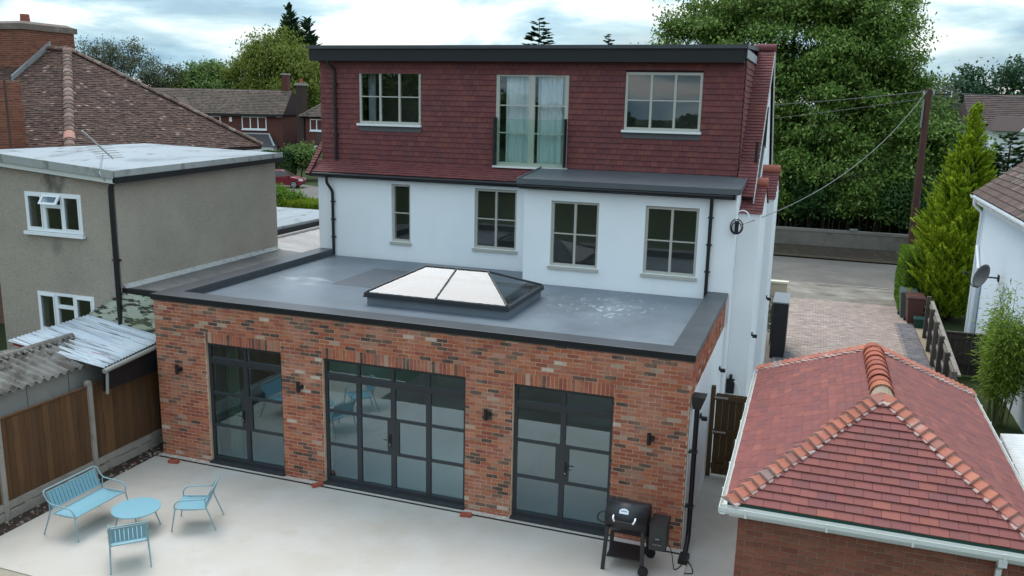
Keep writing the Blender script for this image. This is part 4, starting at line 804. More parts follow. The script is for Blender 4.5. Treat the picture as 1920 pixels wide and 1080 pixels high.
def half_round(P0, P1, n, r, name, m, par, over=1.12, flat=.75, up=.0, seg=9):
    """row of half round ridge or hip tiles from P0 to P1, sharing one mesh"""
    P0, P1 = Vector(P0), Vector(P1); d = (P1 - P0) / n; ln = d.length * over; dn = d.normalized(); s = dn.cross(Vector((0, 0, 1))).normalized(); u = s.cross(dn)
    vs, fs = [], []
    for (t, rr) in ((0, r * 1.10), (1, r * .94)):
        for q in (rr, rr - .016):
            for k in range(seg + 1):
                a = math.pi * k / seg; vs.append((math.cos(a) * q, t, math.sin(a) * q * flat))
    m1 = seg + 1
    for k in range(seg): fs += [(k, k + 1, 2 * m1 + k + 1, 2 * m1 + k), (m1 + k, 3 * m1 + k, 3 * m1 + k + 1, m1 + k + 1), (k, m1 + k, m1 + k + 1, k + 1), (2 * m1 + k, 2 * m1 + k + 1, 3 * m1 + k + 1, 3 * m1 + k)]
    me = bpy.data.meshes.new(name); me.from_pydata(vs, [], fs); me.materials.append(m); og = ORG[par.name]
    for i in range(n):
        p = P0 + d * i + u * (up + rnd.uniform(-.006, .006)) - og; o = bpy.data.objects.new(name, me); COL.objects.link(o); o.parent = par
        o.matrix_basis = Matrix(((s.x, dn.x * ln, u.x, p.x), (s.y, dn.y * ln, u.y, p.y), (s.z, dn.z * ln, u.z, p.z), (0, 0, 0, 1)))
half_round((EX, EY0, EZ + .04), (RX, RY, RZ_ + .04), 26, .155, 'hip_tile', M_OHIP, mr); half_round((EX, EY1, EZ + .04), (RX, RY, RZ_ + .04), 26, .155, 'hip_tile', M_OHIP, mr); half_round((RX + .1, RY, RZ_ + .04), (RX - 6, RY, RZ_ + .04), 14, .14, 'ridge_tile', M_OHIP, mr)
hp_ = Vector((EX, EY0, EZ)).lerp(Vector((RX, RY, RZ_)), .125); half_round(hp_ + Vector((0, 0, .05)), hp_.lerp(Vector((RX, RY, RZ_)), .06) + Vector((0, 0, .06)), 1, .17, 'hip_end', M_PINK, mr)
OB = [(0, (.21, .072, .045)), (.3, (.18, .062, .042)), (.6, (.24, .088, .053)), (.85, (.15, .058, .045))]
M_OB_O, M_OB_I = brick_mat('obj', OB, 'chimney_brick', .08, .0), brick_mat('isl', OB, 'chimney_brick', .08, .0)
M_STACKM = mat('stack_mortar', (.36, .25, .185), .95)
def stack(name, x0, x1, y0, y1, z0, z1, par, cap, nind, bl=.225, ch=.075):
    b = MB(); b.box(x0 + .008, x1 - .008, y0 + .008, y1 - .008, z0, z1); st = b.build(name, M_STACKM, par)
    pcs = bricks(bond(x0, x1, z0, z1, bl=bl, ch=ch), (0, y0, 0), (1, 0, 0), (0, 0, 1), (0, -1, 0), .012) + bricks(bond(y0, y1, z0, z1, bl=bl, ch=ch, phase=.5), (x1, 0, 0), (0, 1, 0), (0, 0, 1), (1, 0, 0), .012)
    emit('brick', pcs, st, M_OB_O, M_OB_I, nind)
    return st
ch1 = stack('chimney', -17.0, -14.35, 10.2, 12.5, 7.0, 9.72, nb, True, 180)
b = MB(); b.box(-17.08, -14.27, 10.12, 12.58, 9.72, 9.92); b.hexa([(-17.04, 10.16, 9.92), (-14.31, 10.16, 9.92), (-14.31, 12.54, 9.92), (-17.04, 12.54, 9.92)], [(-16.8, 10.4, 10.02), (-14.5, 10.4, 10.02), (-14.5, 12.3, 10.02), (-16.8, 12.3, 10.02)]); b.build('chimney_cap', mat('chimney_cement', (.17, .13, .11), .95, mott=[((.28, .24, .21), 4, .5, .7, 5, .6)], bump=(20, .7, .03)), ch1)
b = MB(); b.cyl((-14.95, 10.9, 10.0), (-14.95, 10.9, 10.30), .17, 14, .15); b.build('chimney_pot', mat('chimney_pot', (.26, .085, .06), .85), ch1)
b = MB(); b.hexa([(-14.34, 9.55, 7.9), (-14.26, 9.55, 7.9), (-14.26, 11.3, 9.15), (-14.34, 11.3, 9.15)], [(-14.34, 9.55, 8.1), (-14.26, 9.55, 8.1), (-14.26, 11.3, 9.38), (-14.34, 11.3, 9.38)]); b.build('flashing', mat('old_lead', (.26, .26, .26), .7, mott=[((.15, .15, .15), 3, .5, .7, 4, .6)]), ch1)
ch2 = stack('lower_stack', -13.2, -10.55, 5.6, 6.6, 3.0, 7.85, nb, False, 60)
b = MB(); b.tube([(-9.35, 5.0, 5.2), (-9.35, 5.0, 7.85)], .035, 6); b.tube([(-9.55, 5.0, 7.25), (-9.0, 5.0, 7.3)], .015, 6); b.build('mast', mat('rusty_pole', (.09, .05, .04), .8), nb)
# aerial on the corner of the flat roof
ae = thing('tv_aerial', 'old silver television aerial leaning on the corner of the flat roof', 'aerial', (-1.55, .75, 6.0))
p0, p1 = Vector((-1.62, .10, 6.76)), Vector((-1.55, .80, 6.16)); b = MB(); b.tube([p0, p1], .018, 6); b.build('boom', mat('weathered_aluminium', (.50, .48, .45), .5, .5, .4), ae)
b = MB()
for k in range(6):
    c_ = p0.lerp(p1, .55 + .085 * k); b.tube([c_ + Vector((-.24, -.12, -.02)), c_ + Vector((.22, .11, .02))], .006, 5)
b.build('element', mat('aerial_rod', (.28, .27, .26), .5, .5, .4), ae)
b = MB(); b.tube(fillet([(-1.58, .55, 6.25), (-1.5, .40, 6.05), (-1.45, .30, 5.85), (-1.36, .38, 5.72)], .08), .02, 6); b.build('bracket', M_GALV, ae)
# low roofs between the two houses
pr_ = thing('passage_roof', 'grey lead sheet roof over the passage between pebbledash house and extension', 'lean-to roof', (-.7, 3, 3.3))
for i in range(9):
    y0 = .6 + i * .63; b = MB(); b.hexa([(-1.29, y0, 3.30), (-.045, y0 - .12, 3.28), (-.045, y0 + .5, 3.28), (-1.29, y0 + .615, 3.30)], [(-1.29, y0, 3.385), (-.045, y0 - .12, 3.35), (-.045, y0 + .5, 3.362), (-1.29, y0 + .615, 3.397)]); b.build('lead_sheet', mat('lead_sheet', rand=('obj', [(0, (.13, .125, .12)), (.5, (.16, .15, .14)), (.8, (.11, .105, .10))]), interp='LINEAR', rough=.6, mott=[((.24, .22, .20), 1.6, .52, .72, 5, .5), ((.07, .065, .06), 3, .55, .7, 4, .5)]) if i == 0 else M_LSH, pr_)
    if i == 0: M_LSH = bpy.data.materials['lead_sheet']
b = MB(); b.hexa([(-1.298, .55, 3.39), (-1.18, .55, 3.385), (-1.18, 6.25, 3.40), (-1.298, 6.25, 3.40)], [(-1.298, .55, 3.47), (-1.18, .55, 3.395), (-1.18, 6.25, 3.41), (-1.298, 6.25, 3.48)]); b.build('flashing', mat('pale_flashing', (.40, .39, .37), .7, mott=[((.22, .21, .20), 8, .5, .65, 4, .6)]), pr_)
b = MB(); b.box(-1.29, -.05, .52, .60, 2.9, 3.40); b.build('end_board', M_BLACK, pr_)
lr = thing('sheet_roof', 'whitish weathered sheet roof with dark seams behind the pebbledash block', 'lean-to roof', (-1.2, 8.5, 3.3))
M_WSH = mat('whitish_sheet', rand=('obj', [(0, (.36, .335, .315)), (.5, (.42, .39, .37)), (.8, (.31, .29, .275))]), interp='LINEAR', rough=.8, mott=[((.12, .11, .10), 3.5, .60, .72, 5, .7), ((.50, .48, .46), 1.2, .5, .7, 4, .5)])
for i in range(11):
    y0 = 6.32 + i * .55; b = MB(); b.hexa([(-2.5, y0, 3.37), (-.10, y0 - .35, 3.25), (-.10, y0 + .19, 3.25), (-2.5, y0 + .54, 3.37)], [(-2.5, y0, 3.40), (-.10, y0 - .35, 3.29), (-.10, y0 + .19, 3.305), (-2.5, y0 + .54, 3.42)]); b.build('roof_sheet', M_WSH, lr)
fr_ = thing('flat_garage_roof', 'pale flat roof with black edging behind the whitish sheet roof', 'flat roof', (-5, 9.5, 0))
MB().box(-8.4, -2.5, 6.6, 12.3, 3.62, 3.70).build('roof', M_FELT, fr_); MB().box(-8.4, -2.46, 6.6, 12.3, 3.40, 3.615).build('fascia', M_FASCIA, fr_); MB().box(-8.3, -2.75, 7, 12.2, -.1, 3.40).build('wall', M_GREYR, fr_)
b = MB(); b.tube([(-2.38, 6.4, 3.42), (-2.38, 12.3, 3.44)], .06, 8); b.build('gutter', mat('grey_gutter', (.34, .32, .30), .7), fr_)

# ------------------------------------------------------------------ corrugated lean-to and asbestos shed behind the fence
def corrugated(name, A, B, Cc, D, nw, amp, m, par, nu=6, per=10, thick=.006):
    """sheet A-B (far edge, left to right) to D-C (near edge), corrugations run from left to right"""
    A, B, Cc, D = map(Vector, (A, B, Cc, D)); nv = nw * per; vs = []
    for j in range(nv + 1):
        v = j / nv; z = amp * math.sin(2 * math.pi * nw * v)
        for i in range(nu + 1):
            u = i / nu; p = A.lerp(B, u).lerp(D.lerp(Cc, u), v); vs.append((p.x, p.y, p.z + z))
    k = len(vs); vs += [(p[0], p[1], p[2] - thick) for p in vs]; w1 = nu + 1; f = []
    for j in range(nv):
        for i in range(nu):
            a = j * w1 + i; f += [(a, a + w1, a + w1 + 1, a + 1), (k + a, k + a + 1, k + a + w1 + 1, k + a + w1)]
    for j in range(nv): f += [(j * w1, k + j * w1, k + j * w1 + w1, j * w1 + w1), (j * w1 + nu, j * w1 + w1 + nu, k + j * w1 + w1 + nu, k + j * w1 + nu)]
    for i in range(nu): f += [(i, i + 1, k + i + 1, k + i), (nv * w1 + i, k + nv * w1 + i, k + nv * w1 + i + 1, nv * w1 + i + 1)]
    b = MB(); b.add(vs, f, True); return b.build(name, m, par)
M_MOSS = mat('mossy_sheet', (.37, .385, .30), .9, .1, mott=[((.45, .47, .40), 2, .45, .7, 5, .7), ((.030, .030, .022), 5.5, .49, .57, 5, .95, (.6, 2.2, 2)), ((.24, .27, .14), 1.2, .5, .7, 4, .5)])
M_PALE = mat('pale_plastic_sheet', (.48, .52, .55), .6, .3, mott=[((.60, .63, .66), 1.2, .5, .7, 4, .6, (.4, 2, 1)), ((.09, .095, .10), 3.0, .60, .66, 5, .8, (.35, 5, 1)), ((.16, .17, .18), 2.6, .50, .62, 4, .7, (.12, 9, 1)), ((.34, .11, .08), 1.6, .655, .685, 5, .85, (.5, 6, 1))])
le = thing('corrugated_lean_to', 'pale corrugated plastic roof with a mossy upper end beside the brick wall', 'lean-to roof', (-1.2, -.3, 0))
corrugated('mossy_sheet', (-1.29, .50, 3.30), (-.02, .50, 3.26), (-.10, .44, 2.46), (-2.22, .42, 2.745), 9, .016, M_MOSS, le)
corrugated('pale_sheet', (-2.22, .42, 2.73), (-.12, .44, 2.44), (-.16, -1.28, 2.26), (-2.42, -1.46, 2.60), 22, .014, M_PALE, le)
b = MB(); b.tube([(-.13, .45, 2.34), (-.13, -1.30, 2.19)], .05, 8); b.tube([(-.15, -1.2, 2.19), (-.17, -1.22, 1.7)], .03, 8); b.build('gutter', mat('grey_plastic_gutter', (.26, .25, .23), .6), le)
b = MB(); b.hexa([(-.26, -1.25, 1.75), (-.22, -1.25, 1.75), (-.22, .3, 1.75), (-.26, .3, 1.75)], [(-.26, -1.25, 2.17), (-.22, -1.25, 2.17), (-.22, .3, 2.31), (-.26, .3, 2.31)]); b.build('fascia', M_BLACK, le)
b = MB(); b.box(-2.3, -2.2, -1.3, -1.2, 0, 2.5); b.build('post', M_CONC, le)
sh = thing('asbestos_shed', 'old shed with mossy grey corrugated roof and concrete panel wall behind the fence', 'shed', (-1.4, -2, 0))
M_ASB = mat('asbestos_cement', (.20, .185, .165), .95, .1, mott=[((.085, .072, .058), 2.4, .44, .62, 4, .8), ((.045, .04, .03), 5, .56, .66, 3, .8), ((.36, .34, .31), 4, .64, .74, 3, .6)], bump=(25, .4, .006))
corrugated('roof_sheet', (-1.62, -.62, 2.56), (-.62, -.52, 2.23), (-.62, -4.8, 2.23), (-1.62, -4.9, 2.56), 23, .036, M_ASB, sh)
corrugated('roof_sheet', (-3.0, -.75, 2.20), (-1.62, -.62, 2.56), (-1.62, -4.9, 2.56), (-3.0, -4.9, 2.20), 23, .036, M_ASB, sh)
b = MB(); b.tube([(-1.62, -.60, 2.57), (-1.62, -4.9, 2.57)], .07, 10)
for k in range(30): y = -.7 - k * .14; b.tube([(-1.74, y, 2.535), (-1.62, y, 2.60), (-1.50, y, 2.535)], .035, 6)
b.build('ridge_cap', M_ASB, sh)
b = MB(); b.box(-.85, -.80, -4.8, -.62, -.1, 2.17); b.box(-2.9, -.85, -.67, -.62, -.1, 2.15); b.build('wall', mat('cement_panel', (.30, .285, .26), .95, .1, mott=[((.38, .36, .33), 1.5, .5, .7, 4, .6), ((.18, .165, .15), 3, .55, .72, 5, .6)]), sh)
b = MB()
for y in (-1.55, -2.5, -3.45): b.box(-.798, -.793, y, y + .012, 0, 2.15)
b.build('panel_joint', mat('joint', (.13, .12, .11), .95), sh)
o = MB().box(-.16, .16, -.10, .10, 0, .07).build('ridge_fragment', M_LOOSE, None, bevel=.01); o.location = (-2.25, -1.25, 2.45); o.rotation_euler = (0, .26, .3); tag(o, 'red clay tile lying on the mossy corrugated shed roof', 'tile')

# ------------------------------------------------------------------ the garage with the new red hipped roof
ga = thing('garage', 'brick garage with new red hipped tile roof and white gutters', 'garage', (13.65, 0, 0))
X0, X1, Y0, Y1, ZE = 11.99, 15.67, -3.17, 3.02, 2.50; hw = (X1 - X0) / 2; XM = (X0 + X1) / 2; ZR = 3.62
GX0, GX1, GY0, GY1 = 12.12, 15.52, -3.04, 2.88
b = MB(); b.box(GX0 + .012, GX1 - .012, GY0 + .012, GY1 - .012, -.1, 2.42); b.build('wall', M_MORTAR_G, ga)
pc = bricks(bond(GX0, GX1, 0, 2.42), (0, GY0, 0), (1, 0, 0), (0, 0, 1), (0, -1, 0), .03) + bricks(bond(GY0 + .03, GY1, 0, 2.42, phase=.5), (GX0, 0, 0), (0, 1, 0), (0, 0, 1), (-1, 0, 0), .03)
emit('brick', pc, ga, M_GB_O, M_GB_I, 260, lambda m: np.linalg.norm(m[:3, 3] - np.array(CAM)) + (20 if abs(m[0, 0]) < .01 else 0) + (2.4 - m[2, 3]) * 3)
b = MB(); ry0, ry1 = Y0 + hw, Y1 - hw
b.add([(X0, Y0, ZE), (X1, Y0, ZE), (X1, Y1, ZE), (X0, Y1, ZE), (XM, ry0, ZR), (XM, ry1, ZR), (X0, Y0, ZE - .05), (X1, Y0, ZE - .05), (X1, Y1, ZE - .05), (X0, Y1, ZE - .05)], [(0, 1, 4), (1, 2, 5, 4), (2, 3, 5), (3, 0, 4, 5), (0, 6, 7, 1), (1, 7, 8, 2), (2, 8, 9, 3), (3, 9, 6, 0), (6, 9, 8, 7)])
gr = b.build('roof', M_DECK, ga)
sl_ = math.hypot(hw, ZR - ZE); gg = .128; nr = int(sl_ / gg) + 1; va, vb = hw / sl_, (ZR - ZE) / sl_; T = []
T += tiles((X0, Y0 - .02, ZE), (1, 0, 0), (0, va, vb), nr, gg, lambda v: (hw * v / sl_, 2 * hw - hw * v / sl_), .215, .014, .026)
LY = Y1 - Y0
T2 = tiles((X0 - .02, Y1, ZE), (0, -1, 0), (va, 0, vb), nr, gg, lambda v: (hw * v / sl_, LY - hw * v / sl_), .215, .014, .022)
T2 += tiles((X1 + .02, Y0, ZE), (0, 1, 0), (-va, 0, vb), nr, gg, lambda v: (hw * v / sl_, LY - hw * v / sl_), .215, .014, .014)
T2 += tiles((X1, Y1 + .02, ZE), (-1, 0, 0), (0, -va, vb), nr, gg, lambda v: (hw * v / sl_, 2 * hw - hw * v / sl_), .215, .014, .026)
emit('roof_tile', T + T2, gr, M_GT_O, M_GT_I, 300)
# bonnet hip tiles bedded on mortar, half round ridge
def bonnets(P0, P1, n):
    P0, P1 = Vector(P0), Vector(P1); d = (P1 - P0) / n; dn = d.normalized(); s = dn.cross(Vector((0, 0, 1))).normalized(); u = s.cross(dn); og = ORG[gr.name]
    # one bonnet: open V, wide and raised at its lower end, with its own thickness
    vs = [(-.125, 0, .015), (0, 0, .085), (.125, 0, .015), (-.085, 1, -.03), (0, 1, .03), (.085, 1, -.03), (-.125, 0, .000), (0, 0, .070), (.125, 0, .000), (-.085, 1, -.045), (0, 1, .015), (.085, 1, -.045)]
    fs = [(0, 1, 4, 3), (1, 2, 5, 4), (6, 9, 10, 7), (7, 10, 11, 8), (0, 6, 7, 1), (1, 7, 8, 2), (3, 4, 10, 9), (4, 5, 11, 10), (0, 3, 9, 6), (2, 8, 11, 5)]
    me = bpy.data.meshes.new('hip_tile'); me.from_pydata(vs, [], fs); me.materials.append(M_HIP)
    mv = [(-.135, .03, -.01), (0, .03, .115), (.135, .03, -.01), (-.12, .5, -.03), (0, .5, .07), (.12, .5, -.03), (-.135, .03, .03), (.135, .03, .03)]
    bm = bpy.data.meshes.new('mortar_bed'); bm.from_pydata([(-.142, -.03, -.022), (-.128, -.03, .004), (0, -.03, .073), (.128, -.03, .004), (.142, -.03, -.022), (-.12, .55, -.045), (0, .55, .04), (.12, .55, -.045)], [], [(0, 4, 3, 2, 1), (0, 1, 5), (4, 7, 3), (1, 2, 6, 5), (2, 3, 7, 6), (0, 5, 6, 7, 4)]); bm.materials.append(M_BED)
    for i in range(n):
        for me_, nm in ((me, 'hip_tile'), (bm, 'mortar_bed')):
            p = P0 + d * i + u * (.012 + rnd.uniform(-.004, .004)) - og; ln = d.length * 1.35; o = bpy.data.objects.new(nm, me_); COL.objects.link(o); o.parent = gr
            k = rnd.uniform(.94, 1.05) if nm == 'hip_tile' else rnd.uniform(.98, 1.12); rr = rnd.uniform(-.04, .04); s2 = s * math.cos(rr) + dn * math.sin(rr)
            o.matrix_basis = Matrix(((s2.x * k, dn.x * ln, u.x, p.x), (s2.y * k, dn.y * ln, u.y, p.y), (s2.z * k, dn.z * ln, u.z, p.z), (0, 0, 0, 1)))
for (cx, cy, ry) in ((X0, Y0, ry0), (X1, Y0, ry0), (X0, Y1, ry1), (X1, Y1, ry1)):
    bonnets((cx, cy, ZE + .01), (XM + (cx - XM) * .03, ry + (cy - ry) * .03, ZR - .01), 19)
half_round((XM, ry0 + .08, ZR - .03), (XM, ry1 - .0, ZR - .03), 9, .155, 'ridge_tile', M_RIDGE, gr, flat=.95, over=1.05)
b = MB(); b.add([(XM + .16 * math.cos(a) * .9, ry0 + .10, ZR - .05 + .17 * math.sin(a)) for a in np.linspace(0, math.pi, 9)] + [(XM + .19 * math.cos(a), ry0 - .14 - .03 * math.sin(a), ZR - .12 + .06 * math.sin(a)) for a in np.linspace(0, math.pi, 9)], [(i, i + 1, 9 + i + 1, 9 + i) for i in range(8)] + [tuple(range(8, -1, -1)), tuple(range(9, 18))]); b.build('mortar_cap', mat('cap_mortar', (.36, .27, .20), .95, bump=(30, .6, .01)), gr)
b = MB(); b.box(X0 - .01, X1 + .01, Y0 - .012, Y0 + .01, ZE - .13, ZE + .01); b.build('green_felt', mat('green_felt', (.015, .06, .045), .7), ga)
b = MB(); b.box(X0 + .02, X1 - .02, Y0 + .03, Y0 + .05, ZE - .2, ZE - .06); b.box(X0 + .03, X0 + .05, Y0 + .05, Y1 - .05, ZE - .2, ZE - .06); b.box(X1 - .05, X1 - .03, Y0 + .05, Y1 - .05, ZE - .2, ZE - .06); b.box(X0 + .05, X1 - .05, Y0 + .05, GY0, ZE - .205, ZE - .18); b.build('soffit', M_PVC, ga)
M_GUT = mat('white_gutter', (.70, .70, .66), .45, .4, mott=[((.45, .43, .36), 2.5, .58, .75, 4, .5)])
def gutter(p, q, m, par, w_=.05):
    b = MB(); p, q = Vector(p), Vector(q); d = (q - p).normalized(); s = Vector((d.y, -d.x, 0)); vs = []
    prof = [(-w_, .045), (-w_, -.01), (-w_ * .6, -.05), (w_ * .6, -.05), (w_, -.01), (w_, .045), (w_ - .008, .045), (w_ - .008, -.005), (w_ * .55, -.04), (-w_ * .55, -.04), (-w_ + .008, -.005), (-w_ + .008, .045)]
    for e in (p, q): vs += [e + s * a + Vector((0, 0, z)) for a, z in prof]
    n = len(prof); b.add(vs, [(i, n + i, n + (i + 1) % n, (i + 1) % n) for i in range(n)] + [tuple(range(n - 1, -1, -1)), tuple(range(n, 2 * n))])
    L_ = (q - p).length; k = max(2, int(L_ / .85))
    for i in range(k):
        c = p.lerp(q, (i + .35) / k); b.add([c + s * a + d * e + Vector((0, 0, z)) for e in (-.015, .015) for a, z in ((w_ + .001, -.055), (w_ + .014, -.055), (w_ + .014, .055), (w_ + .001, .055))], [(0, 1, 2, 3), (7, 6, 5, 4), (0, 4, 5, 1), (1, 5, 6, 2), (2, 6, 7, 3), (3, 7, 4, 0)])
    return b.build('gutter', m, par)
gutter((X0 - .115, Y0 - .06, ZE - .075), (X1 + .12, Y0 - .06, ZE - .075), M_GUT, ga); gutter((X0 - .06, Y1 + .02, ZE - .075), (X0 - .06, Y0 - .115, ZE - .075), M_GUT, ga); gutter((X1 + .06, Y0 - .02, ZE - .075), (X1 + .06, Y1 + .02, ZE - .075), M_GUT, ga)
b = MB(); b.box(15.10, 15.19, -3.28, -3.17, 2.30, 2.39); b.box(15.115, 15.175, -3.14, -3.08, -.05, 2.25); b.hexa([(15.115, -3.14, 2.2), (15.175, -3.14, 2.2), (15.175, -3.08, 2.2), (15.115, -3.08, 2.2)], [(15.115, -3.26, 2.33), (15.175, -3.26, 2.33), (15.175, -3.20, 2.33), (15.115, -3.20, 2.33)]); b.build('downpipe', M_GUT, ga)
# side gate
M_GATE = mat('gate_board', rand=('obj', [(0, (.085, .055, .024)), (.5, (.078, .05, .022)), (.8, (.092, .06, .027))]), rough=.85, mott=[((.06, .04, .02), 4, .5, .72, 4, .5, (3, 3, .3))])
gt_ = thing('side_gate', 'brown timber side gate closing the passage beside the garage', 'gate', (11.5, 3.3, 0))
for i in range(6): MB().box(11.16 + i * .135, 11.292 + i * .135, 3.32, 3.345, .05, 1.80).build('board', M_GATE, gt_)
for z in (.18, .93, 1.66): MB().box(11.15, 11.97, 3.285, 3.318, z, z + .11).build('ledge', M_GATE, gt_)
b = MB(); b.hexa([(11.22, 3.288, .32), (11.34, 3.288, .32), (11.34, 3.316, .32), (11.22, 3.316, .32)], [(11.82, 3.288, .90), (11.94, 3.288, .90), (11.94, 3.316, .90), (11.82, 3.316, .90)]); b.build('brace', M_GATE, gt_)
MB().box(11.06, 11.14, 3.28, 3.38, -.05, 1.95).build('gate_post', M_GATE, gt_); MB().box(11.975, 12.05, 3.28, 3.38, -.05, 1.9).build('gate_post', M_GATE, gt_)
for z in (.97, 1.71): MB().box(11.13, 11.40, 3.276, 3.284, z, z + .035).build('hinge', M_GALV, gt_)
MB().box(11.75, 11.95, 3.276, 3.284, 1.71, 1.745).build('latch', M_GALV, gt_)
# ------------------------------------------------------------------ drive, road side and right neighbour
def leafmat(name, stops, trans=.35, rough=.6, spec=.10):
    return mat(name, rand=('isl', stops), interp='LINEAR', rough=rough, spec=spec, trans=trans)
L_BIG = leafmat('broad_leaf', [(0, (0.043, 0.091, 0.017)), (.45, (0.104, 0.183, 0.032)), (.8, (0.195, 0.287, 0.061)), (1, (0.317, 0.427, 0.122))], .32, .55, .12)
L_DARK = leafmat('dark_leaf', [(0, (0.018, 0.052, 0.016)), (.6, (0.044, 0.098, 0.028)), (1, (0.103, 0.172, 0.057))], .2)
L_GOLD = leafmat('golden_conifer_leaf', [(0, (.14, .23, .012)), (.5, (.28, .40, .02)), (1, (.46, .54, .06))], .42)
L_WILLOW = leafmat('willow_leaf', [(0, (0.108, 0.150, 0.024)), (.5, (0.162, 0.204, 0.036)), (1, (0.216, 0.252, 0.060))], .4)
L_MID = leafmat('mid_leaf', [(0, (0.070, 0.127, 0.032)), (.6, (0.119, 0.189, 0.047)), (1, (0.175, 0.238, 0.078))], .35)
L_PALE = leafmat('grey_leaf', [(0, (.075, .09, .055)), (.6, (.11, .125, .08)), (1, (.15, .165, .11))], .3)
L_FIR = leafmat('fir_leaf', [(0, (0.028, 0.069, 0.036)), (.6, (0.051, 0.105, 0.051)), (1, (0.081, 0.144, 0.069))], .2)
L_HEDGE = leafmat('hedge_leaf', [(0, (.07, .14, .012)), (.5, (.11, .20, .018)), (1, (.16, .26, .035))], .35)
L_BAMB = leafmat('bamboo_leaf', [(0, (0.127, 0.207, 0.025)), (.5, (0.207, 0.299, 0.040)), (1, (0.287, 0.368, 0.081))], .4)
M_BARK = mat('bark', (.065, .052, .040), .95, .1, mott=[((.11, .095, .075), 5, .5, .7, 4, .6, (3, 3, .5))], bump=(20, .8, .03))
M_CREAM = mat('cream_wall', (.42, .36, .27), .9); M_CREAMC = mat('cream_coping', (.66, .60, .48), .8)
lw = thing('low_front_wall', 'low cream front wall with a pale coping ending at the drive', 'wall', (11, 22.6, 0))
MB().box(7.0, 11.95, 22.5, 22.72, -.09, .50).build('wall', M_CREAM, lw); MB().box(7.0, 12.0, 22.46, 22.76, .502, .58).build('coping', M_CREAMC, lw)
cabn = thing('storage_cabinet', 'tall narrow dark grey metal cabinet standing at the edge of the drive', 'cabinet', (12.0, 13.5, 0))
MB().box(11.80, 12.22, 13.0, 14.5, -.05, 1.70).build('body', mat('charcoal_panel', (.022, .023, .024), .6), cabn); MB().box(11.77, 12.25, 12.97, 14.53, 1.702, 1.74).build('lid', mat('grey_lid', (.20, .22, .235), .5), cabn); MB().box(12.222, 12.232, 13.1, 14.4, .1, 1.6).build('door', mat('cabinet_door', (.030, .031, .032), .5), cabn); MB().box(12.232, 12.25, 13.2, 13.23, .7, .9).build('handle', M_GALV, cabn)
sp = thing('wall_shrub', 'thin grey leaved shrub squeezed between the white wall and the dark cabinet', 'shrub', (11.72, 14.9, 0))
C, D, Nn, a, b_ = foliage([(11.72, 14.9, .8, .14, .9, .85)], 50, 30, .12, .07, .035, .2, 1, .3, 5); link('foliage', leaf_mesh('foliage', C - np.array((11.72, 14.9, 0)), D, Nn, a, b_), L_PALE, sp, (11.72, 14.9, 0))
b = MB()
for k in range(7): b.tube([(11.72, 14.5 + k * .13, -.05), (11.72, 14.4 + k * .15, 1.3)], .012, 5)
b.build('stem', M_BARK, sp)
def wheelie(loc, mb_, ml_, label, rz=0.0):
    t = thing('wheelie_bin', label, 'bin', loc, rz, 'wheelie bins by the hedge')
    b = MB(); b.hexa([(-.22, -.27, .04), (.22, -.27, .04), (.22, .22, .04), (-.22, .22, .04)], [(-.29, -.34, 1.0), (.29, -.34, 1.0), (.29, .34, 1.0), (-.29, .34, 1.0)]); b.box(-.305, .305, -.355, .355, .95, 1.0); b.build('body', mb_, t, True)
    b = MB(); b.hexa([(-.31, -.38, 1.003), (.31, -.38, 1.003), (.31, .36, 1.003), (-.31, .36, 1.003)], [(-.27, -.33, 1.07), (.27, -.33, 1.07), (.29, .34, 1.10), (-.29, .34, 1.10)]); b.tube([(-.24, .39, 1.02), (.24, .39, 1.02)], .02, 8); b.build('lid', ml_, t, True)
    for s in (-1, 1): MB().cyl((s * .25 - .03, .26, .1), (s * .25 + .03, .26, .1), .1, 16).build('wheel', M_BLACK, t, True)
M_BINB = mat('brown_bin', (.085, .032, .025), .5, .4); M_BING = mat('grey_green_bin', (.075, .10, .09), .5, .4)
wheelie((16.47, 19.75, -.04), M_BINB, M_BINB, 'brown wheelie bin standing in front of the clipped hedge', .05); wheelie((16.32, 20.65, -.04), M_BING, M_BING, 'grey green wheelie bin behind the brown bin', .0)
cd_ = thing('food_caddy', 'small dark green lidded food caddy at the foot of the brown bin', 'bin', (16.62, 19.15, -.04))
b = MB(); b.hexa([(-.14, -.16, 0), (.14, -.16, 0), (.14, .12, 0), (-.14, .12, 0)], [(-.19, -.2, .33), (.19, -.2, .33), (.19, .16, .33), (-.19, .16, .33)]); b.build('body', mat('green_caddy', (.012, .055, .042), .5), cd_, True); b = MB(); b.hexa([(-.21, -.22, .333), (.21, -.22, .333), (.21, .18, .333), (-.21, .18, .333)], [(-.18, -.19, .39), (.18, -.19, .39), (.18, .15, .39), (-.18, .15, .39)]); b.build('lid', mat('caddy_lid', (.02, .07, .055), .5), cd_, True)
